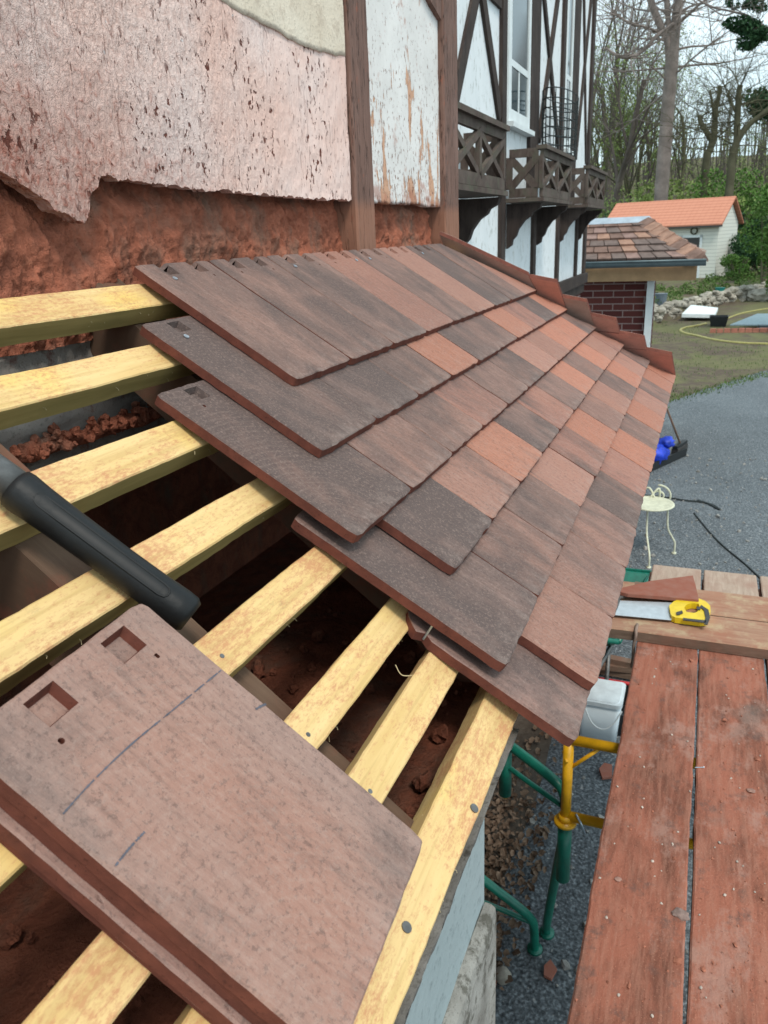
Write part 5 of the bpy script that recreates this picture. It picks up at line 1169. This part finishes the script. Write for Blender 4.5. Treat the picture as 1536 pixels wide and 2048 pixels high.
specs = [(11, 17, .20, dict(leaves=1, spread=.48)), (12, 20, .26, dict(leaves=1, spread=.40)), (13, 14, .14, dict(leaves=2, spread=.52, leafs=.07)), (14, 22, .24, dict(leaves=0, spread=.36, upright=.9)), (15, 12, .11, dict(leaves=3, spread=.55, leafs=.08)), (16, 18, .20, dict(leaves=1, spread=.45))]
pos = [(58, 1205), (52, 1228), (66, 1248), (63, 1216), (57, 1262), (69, 1236), (75, 1276), (71, 1255), (60, 1268), (60, 1288), (74, 1296), (70, 1322), (62, 1360), (84, 1390), (64, 1416), (76, 1440), (88, 1462), (68, 1500), (82, 1530), (92, 1220), (94, 1345), (98, 1440), (78, 1212), (50, 1575), (64, 1595), (75, 1190), (90, 1170), (66, 1180)]
adj = ['slender', 'tall', 'short bushy', 'straight narrow', 'small leafy', 'broad']
cnt = 0
for i, (X, px) in enumerate(pos):
    k = i % 6; p = gtree(X, px)
    side = 'above the shed roof' if 1225 < px < 1470 else ('by the house corner' if px <= 1225 else 'right of the shed')
    lab = '%s bare tree %s, %s' % (adj[k], side, 'at the slope foot' if X < 70 else ('half way up' if X < 92 else 'high up'))
    if i < 6:
        s = specs[k]; t = make_tree(s[0], lab, grp, p, s[1], s[2], M['bark'] if k % 2 else M['barkm'], M['bud'], **s[3]); protos.append(t)
    else:
        t = dup(protos[k]); t.location = p; t['label'] = lab
    t.rotation_euler = (0, 0, rnd.uniform(0, 6.28)); sc = rnd.uniform(.75, 1.05)*(.5 if px > 1370 else (.8 if px > 1270 else 1)); t.scale = (sc, sc, sc)
# labels must single out: add order from the left among same wording
from collections import defaultdict
dd_ = defaultdict(list)
for o in COL.objects:
    if o.get('group') == grp: dd_[o['label']].append(o)
for lb, L_ in dd_.items():
    if len(L_) > 1:
        L_.sort(key=lambda o: -(o.location.y/(o.location.x+.86)))
        for i, o in enumerate(L_): o['label'] = lb+', '+['leftmost', 'second from left', 'third from left', 'fourth from left', 'fifth from left'][min(i, 4)]
# the big pine with forked trunk
def limb_tree(name, label, X, limbs, bark, twigs=None, leafm=None, cat='tree', extra=None):
    base = at(limbs[0][0][0], limbs[0][0][1], 0, X); base = Vector((X, base.y, gz(X, base.y))); t = thing(name, base, label, cat)
    m = MB(); ends = []
    for pts in limbs:
        P = []; Rr = []
        for q in pts:
            dx = q[3] if len(q) > 3 else 0; p = at(q[0], q[1], 0, X+dx); P.append(p); Rr.append(q[2]/2*(X+dx+.86)/FPX*1.0)
        if pts is limbs[0]: P = [Vector((P[0].x, P[0].y, base.z-.3))]+P; Rr = [Rr[0]*1.15]+Rr
        SP = smooth_path(P, 5); SR = []
        for i in range(len(P)-1):
            for k in range(5): SR.append(Rr[i]+(Rr[i+1]-Rr[i])*k/5)
        SR.append(Rr[-1]); m.tube(SP, SR, 9); ends.append((SP, SR))
    rr = random.Random(len(label))
    def twig(p, d, ln, r_, lev):
        pts = [p]; q = p.copy(); d = d.copy()
        for i in range(4): d = (d+Vector((rr.gauss(0,.16), rr.gauss(0,.16), rr.gauss(0,.14)+.03))).normalized(); q = q+d*ln/4; pts.append(q.copy())
        m.tube(pts, [r_*(1-.2*i) for i in range(5)], 4 if lev < 2 else 3, cap=False)
        if lev < 3:
            for _ in range(3): twig(pts[rr.randrange(1, 5)], (d*.5+Vector((rr.gauss(0,1), rr.gauss(0,1), rr.gauss(0,.6)+.2)).normalized()*.6).normalized(), ln*.6, r_*.55, lev+1)
    if twigs:
        for (li, n, ln, r_) in twigs:
            SP, SR = ends[li]
            for _ in range(n):
                i = rr.randrange(len(SP)//3, len(SP)); twig(SP[i], Vector((rr.gauss(0,.4), rr.gauss(0,1), rr.gauss(.35,.5))).normalized(), ln*rr.uniform(.6, 1.2), min(r_, SR[i]*.6), 0)
    m.build('trunk', bark, t, True)
    if extra:
        L = MB(); extra(L); L.build('crown', leafm, t)
    return t
limb_tree('pine_tree', 'tall grey pine with forked trunk rising above the shed roof', 46, [
    [(1322, 400, 24), (1328, 320, 24), (1334, 240, 22), (1339, 180, 22), (1344, 125, 22), (1349, 85, 16), (1352, 50, 16), (1354, 20, 14), (1364, -30, 14), (1370, -90, 12)],
    [(1340, 150, 13), (1338, 100, 13), (1334, 78, 12), (1325, 60, 12), (1312, 30, 12), (1300, -5, 11), (1292, -60, 10)],
    [(1337, 120, 10), (1338, 60, 9), (1334, 10, 9), (1330, -60, 8)],
    [(1350, 45, 6), (1330, 60, 6, -1), (1310, 75, 6, -2), (1290, 98, 6, -2), (1262, 114, 6, -2), (1236, 112, 5, -2), (1212, 96, 4, -2)],
    [(1352, 50, 6), (1378, 28, 5, -1), (1402, 6, 4, -2), (1430, -15, 3, -2)],
    [(1318, 66, 5), (1290, 54, 4, -1), (1262, 48, 4, -2), (1240, 34, 3, -2), (1215, 25, 2, -3)]], M['barkp'], [(0, 10, 4, .06), (1, 8, 4, .05), (3, 12, 3, .04), (4, 9, 3, .03), (5, 12, 3, .03), (2, 6, 4, .04)])
limb_tree('pollard_tree', 'dark pollarded tree with two upright arms right of the pine', 50, [
    [(1412, 330, 13), (1420, 300, 12), (1428, 275, 11), (1430, 250, 9), (1433, 215, 7), (1438, 190, 7), (1441, 172, 8)],
    [(1425, 285, 9), (1412, 262, 9), (1402, 246, 8), (1398, 230, 6)], [(1430, 240, 5), (1424, 205, 4), (1420, 180, 3)]], M['barkm'], [(0, 16, 3.2, .03), (1, 8, 2.6, .025), (2, 8, 2.6, .02)])
limb_tree('pollard_tree', 'dark leaning tree whose curved limb leaves the picture at the right', 44, [
    [(1462, 350, 14), (1466, 310, 13), (1474, 280, 12), (1474, 255, 11), (1476, 220, 10), (1478, 185, 9), (1481, 170, 9)],
    [(1472, 290, 9), (1484, 268, 9), (1500, 248, 9), (1518, 234, 9), (1545, 214, 9), (1575, 205, 8)], [(1476, 232, 5), (1462, 205, 5), (1456, 185, 4)]], M['barkm'], [(0, 22, 3.4, .03), (1, 8, 2.6, .025), (2, 10, 2.6, .02)])
def spray(L):
    for (px, py, r_, n) in ((1474, 45, .38, 300), (1492, 52, .42, 420), (1508, 62, .40, 380), (1500, 78, .38, 300), (1494, 92, .28, 160), (1520, 72, .3, 160), (1528, 78, .2, 90), (1490, 0, .5, 260), (1508, 8, .3, 160), (1520, 18, .2, 60)):
        p = at(px, py, 0, 20); leafcloud(L, p, r_*.8, r_*.8, r_*.32, n, .045)
limb_tree('fir_tree', 'evergreen branch with dark sprays reaching in at the upper right', 20, [
    [(1760, 420, 60), (1740, 200, 50), (1700, 60, 40), (1680, -60, 30)], [(1700, 60, 9), (1600, 75, 7), (1548, 60, 5), (1520, 50, 4), (1496, 32, 4), (1460, 22, 3), (1425, 14, 3), (1390, -5, 2)], [(1520, 52, 4), (1505, 60, 3), (1480, 48, 3)], [(1470, 24, 3), (1445, 30, 2), (1410, 8, 2), (1395, 0, 2)]], M['barkp'], [(1, 10, 1.0, .012)], M['leafd'], extra=spray)
def topine(L):
    for _ in range(26): p = at(rnd.uniform(1505, 1560), rnd.uniform(192, 232), 0, 58); leafcloud(L, p, 1.0, 1.0, .55, 110, .13)
limb_tree('pine_tree', 'dark flat topped pine far off at the right edge', 58, [[(1545, 360, 8), (1540, 280, 7), (1534, 200, 5)]], M['barkp'], None, M['leafd'], extra=topine)
# bushes and low greenery
def bush(px, X, w_, h_, n, s, mat, label, zoff=0, name='bush', sub=14):
    y = at(px, 500, 0, X).y; z = gz(X, y); t = thing(name, (X, y, z), label, 'shrub')
    L = MB(); clumpy(L, (X, y, z+h_*.5+zoff), w_, w_, h_*.55, n, s, sub); L.build('foliage', mat, t)
    m = MB()
    for i in range(7):
        a = rnd.uniform(0, 6.28); m.tube([Vector((X, y, z-.1)), Vector((X+math.cos(a)*w_*.2, y+math.sin(a)*w_*.25, z+h_*.4)), Vector((X+math.cos(a)*w_*.4, y+math.sin(a)*w_*.6, z+h_*.8+zoff))], [.05, .035, .015], 5, cap=False)
    m.build('stems', M['barkm'], t); return t
bush(1532, 33, 1.05, 2.7, 4200, .065, M['leafg'], 'bright green leafy bush right of the shed', .6)
bush(1585, 30, 1.2, 3.2, 5000, .07, M['leafg'], 'bright green bush cut by the right edge of the picture')
bush(1488, 41, 1.6, 2.6, 6000, .08, M['leafd'], 'dark laurel bush low behind the shed corner')
bush(1530, 38, 2.0, 1.6, 5000, .08, M['leafd'], 'dark evergreen hedge bush at the right behind the terrace')
bush(1478, 35.5, .7, 1.0, 1800, .05, M['leafg'], 'small green shrub against the side wall of the shed')
bush(1400, 48, 2.4, 3.4, 3500, .10, M['bud'], 'pale green budding shrub behind the shed roof ridge')
bush(1445, 50, 2.2, 4.2, 4200, .10, M['leafg'], 'fresh green shrub behind the right end of the shed roof')
bush(1270, 50, 2.4, 2.8, 2200, .10, M['bud'], 'pale budding shrub behind the left end of the shed roof')
bush(1218, 40, 1.4, 2.6, 2600, .08, M['leafd'], 'dark green shrub between the porch ridge and the shed')
bush(1345, 55, 2.6, 3.0, 2400, .11, M['bud'], 'loose budding shrub behind the middle of the shed roof')
m = MB()
for i in range(220):
    X = rnd.uniform(95, 150); y = at(rnd.uniform(1120, 1680), 400, 0, X).y; z = gz(X, y); hh = rnd.uniform(5, 11); m.tube([(X, y, z-.2), (X+rnd.gauss(0,.5), y+rnd.gauss(0,.6), z+hh)], [.12, .03], 3, cap=False, mi=1)
    if i % 3 == 0: leafcloud(m, (X, y, z+hh*.5), 1.4, 1.4, hh*.4, 14, .16)
for i in range(1300):
    X = rnd.uniform(46, 120); y = at(rnd.uniform(1150, 1640), 400, 0, X).y; z = gz(X, y); hh = rnd.uniform(.8, 3.2); tp = Vector((X+rnd.gauss(0,.4), y+rnd.gauss(0,.5), z+hh)); m.tube([(X, y, z-.1), tp], [.025, .008], 3, cap=False, mi=1)
    leafcloud(m, tp, .5, .5, .6, 3 if rnd.random() < .6 else 7, .09)
tag(m.build('undergrowth', [M['bud'], M['bark']], loc=(0,0,0)), 'brown and green undergrowth between the trees on the slope', 'undergrowth', kind='stuff')
bpy.context.view_layer.update()
for o in COL.objects:
    if len(o.get('label', '').split()) > 16: print('LONG', o.name, o['label'])
